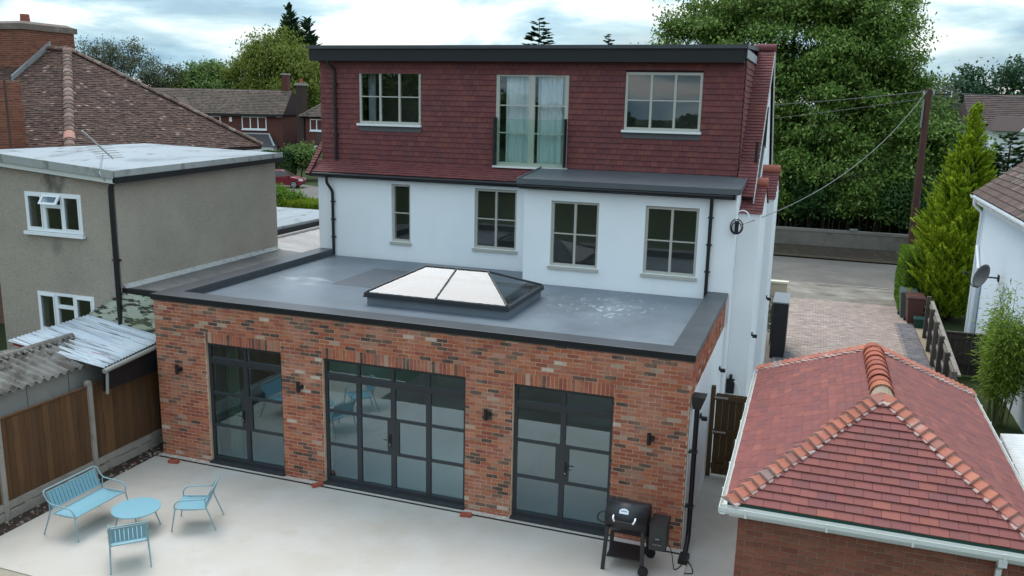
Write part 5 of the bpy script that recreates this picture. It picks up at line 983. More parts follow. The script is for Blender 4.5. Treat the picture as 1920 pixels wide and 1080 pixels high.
# clipped hedge
def hedge(name, label, x0, x1, y0, y1, h, lm, n, leaf, seed, jit=.08, group=None, cat='hedge', z0=-.05, round_=.25):
    c = ((x0 + x1) / 2, (y0 + y1) / 2, z0); t = thing(name, label, cat, c, group=group); g = np.random.default_rng(seed)
    lx, ly, lz = (x1 - x0) / 2, (y1 - y0) / 2, h - z0; ar = np.array([ly * lz, ly * lz, lx * lz, lx * lz, lx * ly * 2]); f = g.choice(5, n, p=ar / ar.sum()); P = g.random((n, 3)) * 2 - 1; O = np.zeros((n, 3))
    for k, (ax, s) in enumerate(((0, 1), (0, -1), (1, 1), (1, -1), (2, 1))): m = f == k; P[m, ax] = s; O[m, ax] = s
    q = np.maximum(0, np.abs(P) - (1 - round_)) / round_; rr = np.linalg.norm(q, axis=1); P = np.where((rr > 1)[:, None], np.sign(P) * (np.minimum(np.abs(P), 1 - round_) + round_ * q / np.maximum(rr, 1e-6)[:, None]), P)
    wob = .5 * np.sin(P[:, :1] * lx * 2.3 + seed) + .5 * np.sin(P[:, 1:2] * ly * 1.9 + P[:, 2:] * lz * 1.3)
    V = P * np.array([lx, ly, lz / 2]) + np.array([0, 0, lz / 2]) + O * (wob * jit - np.abs(g.normal(size=(n, 1))) * jit * 1.2)
    link('foliage', leaf_mesh('foliage', V, O * .5 + g.normal(size=(n, 3)) * .7 + np.array([0, 0, .2]), O + g.normal(size=(n, 3)) * .5 + np.array([0, 0, .3]), leaf * g.uniform(.6, 1.3, n), leaf * .6 * g.uniform(.6, 1.3, n)), lm, t, c)
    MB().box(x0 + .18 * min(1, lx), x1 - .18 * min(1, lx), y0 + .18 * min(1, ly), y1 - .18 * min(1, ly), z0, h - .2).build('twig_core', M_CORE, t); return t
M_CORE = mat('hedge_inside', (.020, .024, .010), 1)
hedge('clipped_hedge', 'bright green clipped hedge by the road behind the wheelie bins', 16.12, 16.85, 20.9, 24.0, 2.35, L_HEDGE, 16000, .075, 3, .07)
# golden conifer
gc = (17.85, 21.2, -.05); t = thing('golden_conifer', 'tall golden green feathery conifer beside the telegraph pole', 'tree', gc)
prof = lambda q: 2.02 * (1 - q) ** .78 * (.72 + .28 * math.sin(min(1, q * 4) * 1.57)) + .03
C, D, Nn, a, b_ = sprays((0, 0, 0), 7.75, prof, 1050, 74, np.full(1050, .72), 1.5, 4, .05, .16)
link('crown', leaf_mesh('crown', C, D, Nn, a, b_), L_GOLD, t, gc)
b = MB(); b.tube([(gc[0], gc[1], -.1), (gc[0], gc[1], 7.2)], .14, 8, .02); b.build('trunk', M_BARK, t)
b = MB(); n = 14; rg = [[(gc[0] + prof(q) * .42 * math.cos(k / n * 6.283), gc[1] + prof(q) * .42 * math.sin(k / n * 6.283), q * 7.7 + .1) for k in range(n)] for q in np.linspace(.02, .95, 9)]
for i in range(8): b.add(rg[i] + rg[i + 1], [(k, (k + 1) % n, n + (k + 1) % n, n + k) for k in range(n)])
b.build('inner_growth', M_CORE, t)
# telegraph pole and wires
tp = thing('telegraph_pole', 'brown wooden telegraph pole rising behind the clipped hedge', 'utility pole', (16.65, 25, 0))
b = MB(); b.tube([(16.66, 25, -.1), (16.62, 25, 8.42)], .165, 14, .125); b.build('pole', mat('creosoted_wood', (.085, .040, .030), .85, mott=[((.045, .025, .02), 3, .45, .7, 4, .7, (4, 4, .4)), ((.14, .08, .06), 5, .6, .75, 3, .4, (4, 4, .3))], bump=(25, .5, .01)), tp)
b = MB(); b.tube([(16.5, 24.95, 8.25), (17.5, 24.95, 8.22)], .03, 6); b.tube(fillet([(16.6, 24.95, 8.40), (16.9, 24.95, 8.48), (17.5, 24.95, 8.25)], .2), .018, 6); b.build('bracket_arm', M_BLACK, tp)
for x in (16.45, 16.8, 17.45): MB().cyl((x, 24.93, 8.22), (x, 24.93, 8.36), .035, 8).build('insulator', M_GALV, tp)
b = MB(); b.box(16.44, 16.5, 24.86, 24.96, 6.9, 8.0); b.build('cable_guard', mat('grey_guard', (.20, .20, .20), .6), tp)
def wire(p, q, sag, r, label):
    p, q = Vector(p), Vector(q); pts = [p.lerp(q, k / 24) - Vector((0, 0, 4 * sag * (k / 24) * (1 - k / 24))) for k in range(25)]
    b = MB(); b.tube(pts, r, 5); o = b.build('overhead_wire', mat('wire', (.10, .10, .10), .6) if 'wire' not in bpy.data.materials else bpy.data.materials['wire']); tag(o, label, 'wire', 'overhead wires from the telegraph pole'); return o
wo = wire((16.55, 24.9, 8.35), (11.25, 5.08, 5.05),   .75, .010, 'pale sagging wire from the pole down to the white house corner'); wo.data.materials[0] = mat('pale_wire', (.20, .205, .20), .6)
wire((16.5, 24.95, 8.32), (-8, 40, 7.3), .5, .016, 'upper dark wire running left from the pole in front of the big tree')
wire((16.5, 24.95, 8.05), (-8, 37, 5.6), .5, .012, 'lower thin wire running left from the pole in front of the big tree')
wire((17.45, 24.95, 8.30), (34, 22.5, 7.8), .2, .018, 'dark wire running right from the pole above the golden conifer')
# right hand fence, gate, white house, dish
M_OLDB = mat('grey_board', rand=('obj', [(0, (.085, .072, .060)), (.4, (.11, .095, .08)), (.8, (.065, .055, .046))]), rough=.95, mott=[((.17, .15, .13), 4, .55, .75, 4, .5, (3, 3, .3))])
rf_ = thing('board_fence', 'weathered grey board fence on posts between the drive and the white neighbour', 'fence', (16.6, 13, 0))
fa_, fb_ = Vector((16.74, 17.6, 0)), Vector((16.36, 8.6, 0)); fd = (fb_ - fa_); fl_ = fd.length; fd.normalize(); fn = Vector((fd.y, -fd.x, 0)); ang = math.atan2(fd.y, fd.x)
n = 58; bme = bpy.data.meshes.new('board'); bme.from_pydata([tuple(v) for v in UNIT_V], [], [tuple(f) for f in UNIT_F]); bme.materials.append(M_OLDB)
for i in range(n):
    p = fa_ + fd * (fl_ * (i + .5) / n) - Vector((16.6, 13, 0)); o = link('board', bme, None, rf_); m = basis((p.x - fn.x * -.03, p.y, -.05), np.array(fd) * (fl_ / n - .008), np.array(fn) * -.018, np.array((0, 0, 1.28 + rnd.uniform(-.015, .015)))); o.matrix_basis = Matrix(m.tolist())
for k in range(6):
    p = fa_ + fd * (fl_ * k / 5); b = MB(); q = p + fn * .02; b.box(q.x - .14, q.x - .01, q.y - .06, q.y + .06, -.1, 1.36 if k else 1.42); b.build('post', M_OLDB, rf_)
for z in (.12, .60, 1.08):
    a_, c_ = fa_ + fn * .0, fb_ + fn * .0; b = MB(); b.hexa([(a_.x - .06, a_.y, z), (a_.x - .015, a_.y, z), (c_.x - .015, c_.y, z), (c_.x - .06, c_.y, z)][::-1], [(a_.x - .06, a_.y, z + .10), (a_.x - .015, a_.y, z + .10), (c_.x - .015, c_.y, z + .10), (c_.x - .06, c_.y, z + .10)][::-1]); b.build('rail', mat('pale_rail', (.26, .23, .195), .95, mott=[((.14, .12, .10), 4, .5, .7, 4, .6)]) if z < .2 else bpy.data.materials['pale_rail'], rf_)
a_, c_ = fa_, fb_; b = MB(); b.hexa([(a_.x - .05, a_.y, 1.24), (a_.x + .06, a_.y, 1.24), (c_.x + .06, c_.y, 1.24), (c_.x - .05, c_.y, 1.24)][::-1], [(a_.x - .05, a_.y, 1.285), (a_.x + .06, a_.y, 1.285), (c_.x + .06, c_.y, 1.285), (c_.x - .05, c_.y, 1.285)][::-1]); b.build('capping_rail', bpy.data.materials['pale_rail'], rf_)
dg = thing('boarded_gate', 'dark weathered boarded gate between the board fence and the white neighbour', 'gate', (17.3, 13.5, 0))
M_DKB = mat('dark_gate_board', rand=('obj', [(0, (.050, .040, .034)), (.5, (.062, .05, .042)), (.8, (.042, .034, .03))]), rough=.95)
for i in range(9): MB().box(16.70 + i * .142, 16.834 + i * .142, 13.50, 13.525, -.05, 1.2).build('board', M_DKB, dg)
for z in (.25, 1.02): MB().box(16.70, 17.97, 13.465, 13.498, z, z + .11).build('ledge', M_DKB, dg)
b = MB(); b.hexa([(16.75, 13.468, .36), (16.9, 13.468, .36), (16.9, 13.496, .36), (16.75, 13.496, .36)][:], [(17.75, 13.468, 1.02), (17.9, 13.468, 1.02), (17.9, 13.496, 1.02), (17.75, 13.496, 1.02)]); b.build('brace', M_DKB, dg)
MB().box(16.69, 17.98, 13.455, 13.535, 1.203, 1.235).build('top_rail', M_OLDB, dg)
M_WHITE2 = mat('white_masonry_paint', (.70, .77, .82), .85, .2, mott=[((.62, .69, .74), .7, .5, .75, 3, .4)], bump=(80, .2, .005))
rh = thing('white_neighbour', 'white painted neighbouring house with brown tiled roof at the right edge', 'house', (19, 10, 0))
b = MB(); b.box(18.0, 25.5, 1.0, 18.2, -.1, 4.9); b.build('wall', M_WHITE2, rh)
b = MB(); ex, ez, rx_, rz_ = 17.72, 4.86, 21.75, 8.1; y0, y1 = .7, 18.65
b.add([(ex, y0, ez), (ex, y1, ez), (rx_, y1, rz_), (rx_, y0, rz_), (25.8, y1, ez), (25.8, y0, ez), (ex, y0, ez - .1), (ex, y1, ez - .1), (25.8, y1, ez - .1), (25.8, y0, ez - .1)], [(0, 3, 2, 1), (2, 3, 5, 4), (0, 1, 7, 6), (4, 5, 9, 8), (1, 2, 4, 8, 7), (0, 6, 9, 5, 3), (6, 7, 8, 9)])
rr_ = b.build('roof', M_DECK, rh)
ls = math.hypot(rx_ - ex, rz_ - ez); M_CT_O = mat('concrete_tile_obj', rand=('obj', [(0, (.105, .068, .056)), (.4, (.085, .056, .048)), (.75, (.125, .08, .066)), (.92, (.16, .12, .10))]), rough=.9, jitter=.1, mott=[((.06, .045, .035), 1.5, .5, .7, 4, .6), ((.25, .21, .17), 4, .66, .76, 4, .5)])
M_CT_I = mat('concrete_tile_isl', rand=('isl', [(0, (.105, .068, .056)), (.4, (.085, .056, .048)), (.75, (.125, .08, .066)), (.92, (.16, .12, .10))]), rough=.9, jitter=.1, mott=[((.06, .045, .035), 1.5, .5, .7, 4, .6)])
T = tiles((ex - .02, y1 + .03, ez), (0, -1, 0), ((rx_ - ex) / ls, 0, (rz_ - ez) / ls), int(ls / .22), .22, lambda v: (0, 13.0), .25, .016, .03)
emit('roof_tile', T, rr_, M_CT_O, M_CT_I, 300, lambda m: abs(m[0, 3] - 18) * 2.5 + abs(m[1, 3] - 16))
gutter((ex - .06, y1 - .1, ez - .06), (ex - .06, y0, ez - .06), M_PVC, rh); b = MB(); b.box(ex + .0, ex + .03, y0, y1 - .05, ez - .25, ez - .11); b.box(ex + .03, 18.0, y0, y1 - .05, ez - .25, ez - .22); b.build('fascia', M_PVC, rh)
b = MB(); b.tube(fillet([(ex - .06, 17.9, ez - .1), (ex - .06, 17.9, ez - .3), (17.93, 17.95, ez - .55), (17.93, 17.95, 0)], .06), .045, 8); b.tube([(17.93, 17.2, 2.55), (17.92, 17.9, 3.2)], .05, 8); b.build('downpipe', M_PVC, rh)
b = MB(); b.box(17.86, 17.98, 16.75, 16.95, -.1, 2.55); b.build('waste_pipe', mat('grey_white_pipe', (.52, .56, .58), .5), rh)
ds = thing('satellite_dish', 'dark grey satellite dish on a bracket fixed to the white wall', 'satellite dish', (17.55, 13.8, 2.8))
dc = Vector((17.52, 13.75, 2.87)); dn = Vector((-.40, .10, .55)); dn = Vector((-.74, -.30, .33)).normalized(); du = dn.cross(Vector((0, 0, 1))).normalized(); dv = du.cross(dn)
b = MB(); nr_, ns = 6, 28; vs = []
for i in range(nr_ + 1):
    r = .36 * i / nr_
    for k in range(ns): a = k / ns * 6.28318; vs.append(dc + du * (r * .88 * math.cos(a)) + dv * (r * math.sin(a)) + dn * (.10 * (i / nr_) ** 2))
q = len(vs); vs += [p - dn * .012 for p in vs]
b.add(vs, [(i * ns + k, i * ns + (k + 1) % ns, (i + 1) * ns + (k + 1) % ns, (i + 1) * ns + k) for i in range(nr_) for k in range(ns)] + [(q + i * ns + k, q + (i + 1) * ns + k, q + (i + 1) * ns + (k + 1) % ns, q + i * ns + (k + 1) % ns) for i in range(nr_) for k in range(ns)] + [(nr_ * ns + k, nr_ * ns + (k + 1) % ns, q + nr_ * ns + (k + 1) % ns, q + nr_ * ns + k) for k in range(ns)], True); b.build('reflector', mat('dish_grey', (.05, .052, .054), .6, .3), ds)
b = MB(); b.tube([dc, dc.lerp(Vector((17.99, 14.2, 2.8)), .6), (17.99, 14.25, 2.78)], .025, 8); b.box(17.975, 17.998, 14.15, 14.35, 2.68, 2.88); b.tube(fillet([dc - dv * .34, dc - dv * .38 + dn * .2, dc + dn * .50 - dv * .12], .1), .014, 6); b.build('bracket', M_BLACK, ds)
b = MB(); e_ = dc + dn * .5 - dv * .10; b.cyl(e_, e_ + dn * .14, .04, 10); b.build('receiver', M_BLACK, ds)
cr = thing('corrugated_canopy', 'white corrugated canopy roof behind the garage at the right edge', 'canopy', (16.8, .8, 0))
corrugated('roof_sheet', (15.98, 1.75, 2.24), (18.0, 1.9, 2.40), (18.0, -1.2, 2.40), (15.9, -1.2, 2.24), 26, .012, mat('white_sheet', (.62, .62, .60), .7, mott=[((.45, .45, .43), 2, .5, .7, 4, .6)]), cr); b = MB(); b.box(15.98, 16.06, -1.15, 1.72, 2.1, 2.215); b.box(16.0, 16.06, 1.62, 1.68, -.1, 2.1); b.build('frame', M_PVC, cr)
bt = (17.45, 9.3, -.05); t = thing('bamboo', 'tall light green bamboo clump beside the garage roof and the white wall', 'bamboo', bt)
g = np.random.default_rng(8); st = []; b = MB(); CC, DD, NN = [], [], []
for k in range(46):
    a = g.uniform(0, 6.283); r0 = g.uniform(0, .28); r1 = g.uniform(.15, .66); h = g.uniform(1.8, 2.9) if k > 8 else g.uniform(2.9, 3.6)
    p0 = Vector((bt[0] + r0 * math.cos(a), bt[1] + r0 * math.sin(a), -.05)); p1 = Vector((bt[0] + r1 * math.cos(a), bt[1] + r1 * math.sin(a), h)); pm = p0.lerp(p1, .55) + Vector((0, 0, .15)); b.tube([p0, pm, p1], .011, 5, .004)
    nl = 330 if k > 8 else 110; tt = g.uniform(.30, 1, nl) ** .8; base = np.array([p0.lerp(p1, float(q)) for q in tt]); off = g.normal(size=(nl, 3)) * np.array([.15, .15, .10]); CC.append(base + off); DD.append(off * 3 + np.array([math.cos(a), math.sin(a), -.5]) * .5 + g.normal(size=(nl, 3)) * .4); NN.append(g.normal(size=(nl, 3)) * .6 + np.array([0, 0, .8]))
C, D, Nn = map(np.concatenate, (CC, DD, NN)); link('foliage', leaf_mesh('foliage', C - np.array(bt), D, Nn, .15 * g.uniform(.6, 1.3, len(C)), .032 * g.uniform(.7, 1.3, len(C))), L_BAMB, t, bt); b.build('stem', mat('bamboo_stem', (.12, .13, .05), .6), t)

# ------------------------------------------------------------------ across the road
rw = thing('roadside_wall', 'long low old concrete wall under the dark trees across the road', 'wall', (12, 34.8, 0))
b = MB(); b.box(2, 30, 34.8, 35.05, -.1, 1.12); b.build('wall', mat('roadside_concrete', (.165, .15, .13), .95, mott=[((.09, .085, .06), 1.2, .45, .7, 5, .7), ((.23, .21, .18), 3, .5, .75, 4, .5)], bump=(15, .7, .03)), rw)
b = MB(); b.box(2, 30, 34.77, 35.08, 1.122, 1.26); b.box(14.6, 15.0, 34.74, 35.1, 1.262, 1.36); b.build('coping', mat('coping_stone', (.20, .185, .16), .95, mott=[((.11, .105, .08), 1.5, .5, .7, 5, .6)]), rw)
bank = MB(); bank.hexa([(2, 33.9, -.09), (30, 33.9, -.09), (30, 34.8, -.09), (2, 34.8, -.09)], [(2, 34.5, .28), (30, 34.5, .28), (30, 34.8, .36), (2, 34.8, .36)]); tag(bank.build('earth_bank', mat('dark_leaf_litter', (.050, .038, .028), 1, mott=[((.085, .07, .05), 3, .5, .7, 6, .7), ((.03, .04, .015), 1, .55, .7, 4, .6)], bump=(10, 1, .08))), kind='structure')
tree('spreading_tree', 'huge spreading green tree towering over the road beside the white house', (11.2, 41.5, -.1),
     [(10.6, 41.5, 11.8, 5.4, 4.8, 4.6), (5.4, 41, 11.2, 2.9, 2.6, 2.4), (14.6, 41, 11.2, 3.0, 3.6, 3.6), (12.0, 39.5, 7.6, 4.4, 3.4, 3.0), (8.3, 40, 7.8, 3.4, 3.0, 2.8), (16.7, 40.5, 8.6, 1.5, 1.8, 1.7), (16.0, 39.8, 6.0, 2.2, 2.2, 1.9), (12.6, 37.8, 4.6, 3.6, 2.2, 1.9), (9.6, 44, 14.2, 4.4, 4, 3), (13.6, 40.8, 9.3, 3.4, 2.6, 1.8), (10.4, 40.5, 9.4, 3.2, 2.6, 1.8), (14.9, 40, 7.4, 2.4, 2.2, 1.7)], 700, 310, .50, .245, .115, L_BIG, M_BARK, .45, .6, .52, .5, 21)
tree('roadside_tree', 'leafy green tree standing just right of the telegraph pole', (18.2, 38.2, -.1), [(18.2, 38.2, 5.9, 1.9, 1.8, 1.6), (19.6, 39, 5.2, 1.8, 1.8, 1.6), (17.6, 37.6, 3.8, 1.7, 1.5, 1.4)], 190, 80, .36, .25, .12, L_BIG, M_BARK, .2, .5, .6, .5, 22)
for i, (x, y, h, lab) in enumerate(((9.8, 36.6, 4.2, 'dark overhanging shrub beside the white house across the road'), (12.4, 36.9, 4.6, 'dark shrub behind the roadside wall under the middle of the big tree'), (14.9, 36.8, 4.4, 'dark shrub behind the roadside wall left of the telegraph pole'), (17.3, 36.7, 4.0, 'dark shrub behind the roadside wall at the telegraph pole'), (19.8, 37, 4.2, 'dark shrub behind the roadside wall hidden by the golden conifer'))):
    t = thing('shrub', lab, 'shrub', (x, y, -.1), group='dark shrubs under the big tree'); C, D, Nn, a, b_ = foliage([(x, y, h * .68, 1.75, 1.0, h * .30), (x + .5, y - .2, h * .50, 1.4, .8, .8)], 80, 80, .32, .24, .10, .6, .7, .4, 40 + i); link('foliage', leaf_mesh('foliage', C - np.array((x, y, -.1)), D, Nn, a, b_), L_DARK if i % 2 else L_BIG, t, (x, y, -.1))
    b = MB()
    for k in range(9): q = rnd.uniform(-1.3, 1.3); b.tube([(x + q, y + rnd.uniform(-.4, .6), -.1), (x + q + rnd.uniform(-.2, .2), y, h * .8)], rnd.uniform(.02, .05), 5)
    b.build('stem', M_BARK, t)
hedge('tall_hedge', 'tall dark evergreen hedge across the road shading the ground behind the shrubs', 2, 30, 38.6, 40.0, 3.4, L_FIR, 26000, .26, 9, .25)
for i, (x, y, h, r, lab) in enumerate(((20.6, 29.5, 6.9, 1.9, 'dark green conifer right behind the golden conifer at the right edge'), (22.9, 31, 7.3, 2.2, 'dark green conifer at the far right edge behind the white neighbour'))):
    t = thing('evergreen_tree', lab, 'tree', (x, y, -.1), group='dark conifers at the right edge'); pf = lambda q, r=r: r * (1 - q) ** .5 * .95 + .05; C, D, Nn, a, b_ = sprays((0, 0, 0), h, pf, 1500, 18, np.full(1500, .15), 1.0, 50 + i, .10, .24); link('crown', leaf_mesh('crown', C, D, Nn, a, b_), L_DARK, t, (x, y, -.1)); b = MB(); b.tube([(x, y, -.1), (x, y, h * .9)], .18, 8, .03); b.build('trunk', M_BARK, t)

# ------------------------------------------------------------------ far houses, trees and the red car
FB = [(0, (.115, .042, .032)), (.5, (.095, .036, .030)), (.8, (.135, .05, .038))]
M_FBRICK = mat('far_red_brick', (.115, .042, .034), .9, mott=[((.085, .034, .03), 9, .45, .6, 2, .7, (1, 1, 4)), ((.15, .065, .05), 3, .55, .75, 4, .5)])
FT = [(0, (.105, .078, .060)), (.4, (.085, .063, .05)), (.7, (.125, .095, .075)), (.9, (.065, .05, .042))]
M_FT_I = mat('far_tile', rand=('isl', FT), jitter=.12, rough=.9, mott=[((.055, .045, .035), .5, .45, .7, 4, .6)])
M_FARG = mat('far_glass', (.03, .035, .038), .06, .6)
def far_window(par, x0, x1, z0, z1, y, n=3): return window(par, x0, x1, z0, z1, y - .07, [k / n for k in range(1, n)], [], M_PVC, M_FARG, sill=.12, outer=.10, mull=.12, setback=.05)
ha = thing('red_brick_house', 'red brick house with brown tiled roof and cream gable across the road', 'house', (-44.4, 70, 0))
b = MB(); b.box(-62, -44.4, 70.0, 77, -.1, 5.75); b.build('wall', M_FBRICK, ha)
b = MB(); b.add([(-62.3, 69.6, 5.72), (-44.1, 69.6, 5.72), (-44.1, 73.5, 8.5), (-62.3, 73.5, 8.5), (-44.1, 77.4, 5.72), (-62.3, 77.4, 5.72)], [(0, 1, 2, 3), (3, 2, 4, 5), (1, 4, 2), (0, 3, 5), (0, 5, 4, 1)]); ro_ = b.build('roof', M_DECK, ha)
q = math.hypot(3.9, 2.78); emit('roof_tile', tiles((-62.3, 69.58, 5.74), (1, 0, 0), (0, 3.9 / q, 2.78 / q), int(q / .30), .30, lambda v: (0, 18.2), .30, .04, .05), ro_, None, M_FT_I, 0)
st_ = MB().box(-45.3, -44.6, 73.2, 74.2, 8.0, 10.2).build('chimney', M_FBRICK, ha); MB().box(-45.38, -44.52, 73.12, 74.28, 10.2, 10.38).build('chimney_cap', M_CONC, st_)
b = MB(); b.box(-62.2, -44.2, 69.5, 69.62, 5.55, 5.78); b.build('gutter', M_BLACK, ha); b = MB(); b.box(-45.0, -44.42, 69.62, 69.98, 5.5, 5.72); b.box(-62, -45, 69.75, 69.98, 5.58, 5.70); b.build('soffit', M_PVC, ha)
b = MB(); b.add([(-58.8, 69.2, 5.2), (-53.4, 69.2, 5.2), (-56.1, 69.2, 7.35), (-58.8, 70.5, 5.2), (-53.4, 70.5, 5.2), (-56.1, 72, 7.35)], [(0, 1, 2), (1, 4, 5, 2), (0, 2, 5, 3), (0, 3, 4, 1), (3, 5, 4)]); b.build('gable_front', mat('cream_gable', (.50, .44, .38), .9), ha)
b = MB(); 
for s in (-1, 1): b.hexa([(-56.1, 69.0, 7.38), (-56.1 + s * 2.95, 69.0, 5.02), (-56.1 + s * 2.95, 71, 5.02), (-56.1, 72, 7.38)][::s], [(-56.1, 69.0, 7.50), (-56.1 + s * 2.95, 69.0, 5.14), (-56.1 + s * 2.95, 71, 5.14), (-56.1, 72, 7.50)][::s])
b.build('gable_roof', mat('far_roof', (.095, .07, .056), .9), ha)
far_window(ha, -49.0, -46.2, 4.1, 5.5, 70.0, 3); far_window(ha, -53.3, -51.4, 4.0, 5.5, 70.0, 2)
MB().box(-50.4, -50.1, 69.9, 69.998, 4.9, 5.4).build('alarm_box', M_PVC, ha)
b = MB(); b.hexa([(-50.8, 68.3, 2.3), (-44.8, 68.3, 2.3), (-44.8, 69.99, 2.3), (-50.8, 69.99, 2.3)], [(-50.0, 69.5, 3.6), (-45.8, 69.5, 3.6), (-45.8, 69.99, 3.6), (-50.0, 69.99, 3.6)]); b.build('bay_roof', mat('slate', (.045, .042, .042), .6), ha)
b = MB(); b.tube([(-44.85, 68.25, 2.32), (-45.8, 69.5, 3.62)], .12, 6); b.tube([(-45.8, 69.5, 3.62), (-50.0, 69.5, 3.62)], .1, 6); b.build('lead_hip', mat('bay_lead', (.30, .31, .33), .6), ha)
b = MB(); b.box(-50.6, -45.1, 68.6, 69.99, -.1, 2.3); b.build('bay', M_PVC, ha); far_window(ha, -46.6, -45.3, .9, 2.1, 68.6, 2)
ha.rotation_euler = (0, 0, .30)
hb = thing('hipped_brick_house', 'red brick house with hipped tile roof and tall dark chimney left of the dormer', 'house', (-36, 70, 0))
b = MB(); b.box(-41.4, -30, 70, 78, -.1, 5.65); b.build('wall', M_FBRICK, hb); MB().box(-39.9, -38.0, 69.96, 69.998, 2.3, 4.1).build('hung_panel', mat('grey_brown_panel', (.075, .06, .05), .9), hb)
b = MB(); b.add([(-41.9, 69.5, 5.6), (-29.5, 69.5, 5.6), (-29.5, 78.5, 5.6), (-41.9, 78.5, 5.6), (-37.4, 74, 8.9), (-34, 74, 8.9)], [(0, 1, 5, 4), (1, 2, 5), (2, 3, 4, 5), (3, 0, 4), (0, 3, 2, 1)]); ro_ = b.build('roof', M_DECK, hb)
q = math.hypot(4.5, 3.3); T = tiles((-41.9, 69.48, 5.62), (1, 0, 0), (0, 4.5 / q, 3.3 / q), int(q / .3), .3, lambda v: (4.5 * v / q, 12.4 - 4.5 * v / q), .3, .04, .05) + tiles((-41.92, 78.5, 5.62), (0, -1, 0), (4.5 / q, 0, 3.3 / q), int(q / .3), .3, lambda v: (4.5 * v / q, 9 - 4.5 * v / q), .3, .04, .05)
emit('roof_tile', T, ro_, None, M_FT_I, 0); b = MB(); b.tube([(-41.9, 69.5, 5.68), (-37.4, 74, 8.98)], .12, 6); b.build('hip_tile', mat('far_hip', (.16, .125, .10), .9), ro_)
st_ = MB().box(-42.4, -41.5, 69.8, 70.7, -.1, 9.0).build('chimney', mat('dark_stack', (.055, .034, .03), .9), hb); MB().box(-42.5, -41.4, 69.7, 70.8, 9.0, 9.25).build('chimney_cap', M_CONC, st_); MB().cyl((-41.95, 70.25, 9.25), (-41.95, 70.25, 9.75), .18, 10).build('chimney_pot', M_RIDGE, st_)
far_window(hb, -40.8, -39.1, 4.15, 5.4, 70, 2); far_window(hb, -40.3, -38.8, 1.2, 2.5, 70, 2)
hd = thing('far_house', 'distant house with brown roof and white gabled porch behind the golden conifer', 'house', (25, 60, 0))
b = MB(); b.box(23.4, 40, 60, 68, -.1, 6.9); b.build('wall', M_WHITE, hd); b = MB(); b.add([(23.0, 59.5, 6.7), (40.4, 59.5, 6.7), (40.4, 64, 9.0), (23.4, 64, 9.0), (40.4, 68.5, 6.7), (23.0, 68.5, 6.7)], [(0, 1, 2, 3), (3, 2, 4, 5), (0, 3, 5), (1, 4, 2), (0, 5, 4, 1)]); ro_ = b.build('roof', M_DECK, hd); q = math.hypot(4.5, 2.3); emit('roof_tile', tiles((23.1, 59.48, 6.72), (1, 0, 0), (0, 4.5 / q, 2.3 / q), int(q / .3), .3, lambda v: (0, 17.2), .3, .04, .05), ro_, None, mat('purple_brown_tile', rand=('isl', [(0, (.085, .058, .052)), (.5, (.07, .05, .046)), (.8, (.10, .07, .06))]), rough=.9), 0)
b = MB(); b.add([(24.2, 56.5, 6.35), (27.4, 56.5, 6.35), (27.4, 59.6, 6.35), (24.2, 59.6, 6.35), (24.6, 58, 7.35), (27.0, 58, 7.35)], [(0, 1, 5, 4), (1, 2, 5), (2, 3, 4, 5), (3, 0, 4), (0, 3, 2, 1)]); b.build('porch_roof', mat('far_purple_roof', (.085, .06, .055), .9), hd); b = MB(); b.box(24.5, 27.2, 57, 59.98, -.1, 6.35); b.build('porch', M_WHITE, hd); b = MB(); b.add([(26.0, 56.4, 6.3), (27.6, 56.4, 6.3), (26.8, 56.4, 7.1), (26.0, 57, 6.3), (27.6, 57, 6.3), (26.8, 57.4, 7.1)], [(0, 1, 2), (1, 4, 5, 2), (0, 2, 5, 3), (0, 3, 4, 1)]); b.build('porch_gable', M_PVC, hd); far_window(hd, 25.6, 26.6, 5.2, 6.1, 57, 2)
# trees on the skyline
tree('willow', 'broad yellow green willow behind the red brick house', (-56, 86, -.1), [(-58.5, 86, 10.2, 5.0, 4, 4.2), (-55, 85, 12.4, 4.6, 4, 3.6), (-51.5, 84, 10.2, 3.6, 3.5, 3.2), (-50, 82, 8.0, 3.0, 3, 3.0), (-60.5, 87, 7.0, 4, 3, 3), (-50.5, 80, 5.2, 2.5, 2.5, 3), (-55, 83, 7, 5, 3, 3)], 420, 85, .62, .50, .20, L_WILLOW, M_BARK, .4, 1.0, .9, .55, 61)
t0 = (-57.5, 92, -.1)
def conifer(name, label, base, h, r, n, m, seed, lm, ll=.55, lw=.2, up=.12, ln=1.8, group=None, pw=.8):
    t = thing(name, label, 'tree', base, group=group); pf = lambda q: r * (1 - q) ** pw + .1; C, D, Nn, a, b_ = sprays((0, 0, 0), h, pf, n, m, np.full(n, up), ln, seed, lw, ll); link('crown', leaf_mesh('crown', C, D, Nn, a, b_), lm, t, base); b = MB(); b.tube([(base[0], base[1], base[2]), (base[0], base[1], h * .97)], max(.12, r * .07), 8, .03); b.build('trunk', M_BARK, t); return t
conifer('dark_conifer', 'tall dark conifer rising behind the willow left of the dormer', (-59.0, 94, -.1), 20.3, 4.3, 1700, 26, 62, L_FIR, .6, .26, .55, 2.6, pw=.62)
conifer('dark_conifer', 'ragged dark conifer touching the left corner of the dormer fascia', (-55.6, 93, -.1), 18.6, 4.1, 1600, 26, 63, L_FIR, .6, .26, .5, 2.6, pw=.62)
conifer('pine_tree', 'small dark pine top showing above the middle of the dormer roof', (-17.6, 80, -.1), 17.2, 4.2, 1300, 18, 64, L_FIR, .6, .24, .10, 2.0, pw=.6)
conifer('pine_tree', 'tiny pine tip showing above the dormer roof left of the big tree', (-9.7, 80, -.1), 15.25, 2.4, 800, 14, 65, L_FIR, .5, .22, .1, 1.4)
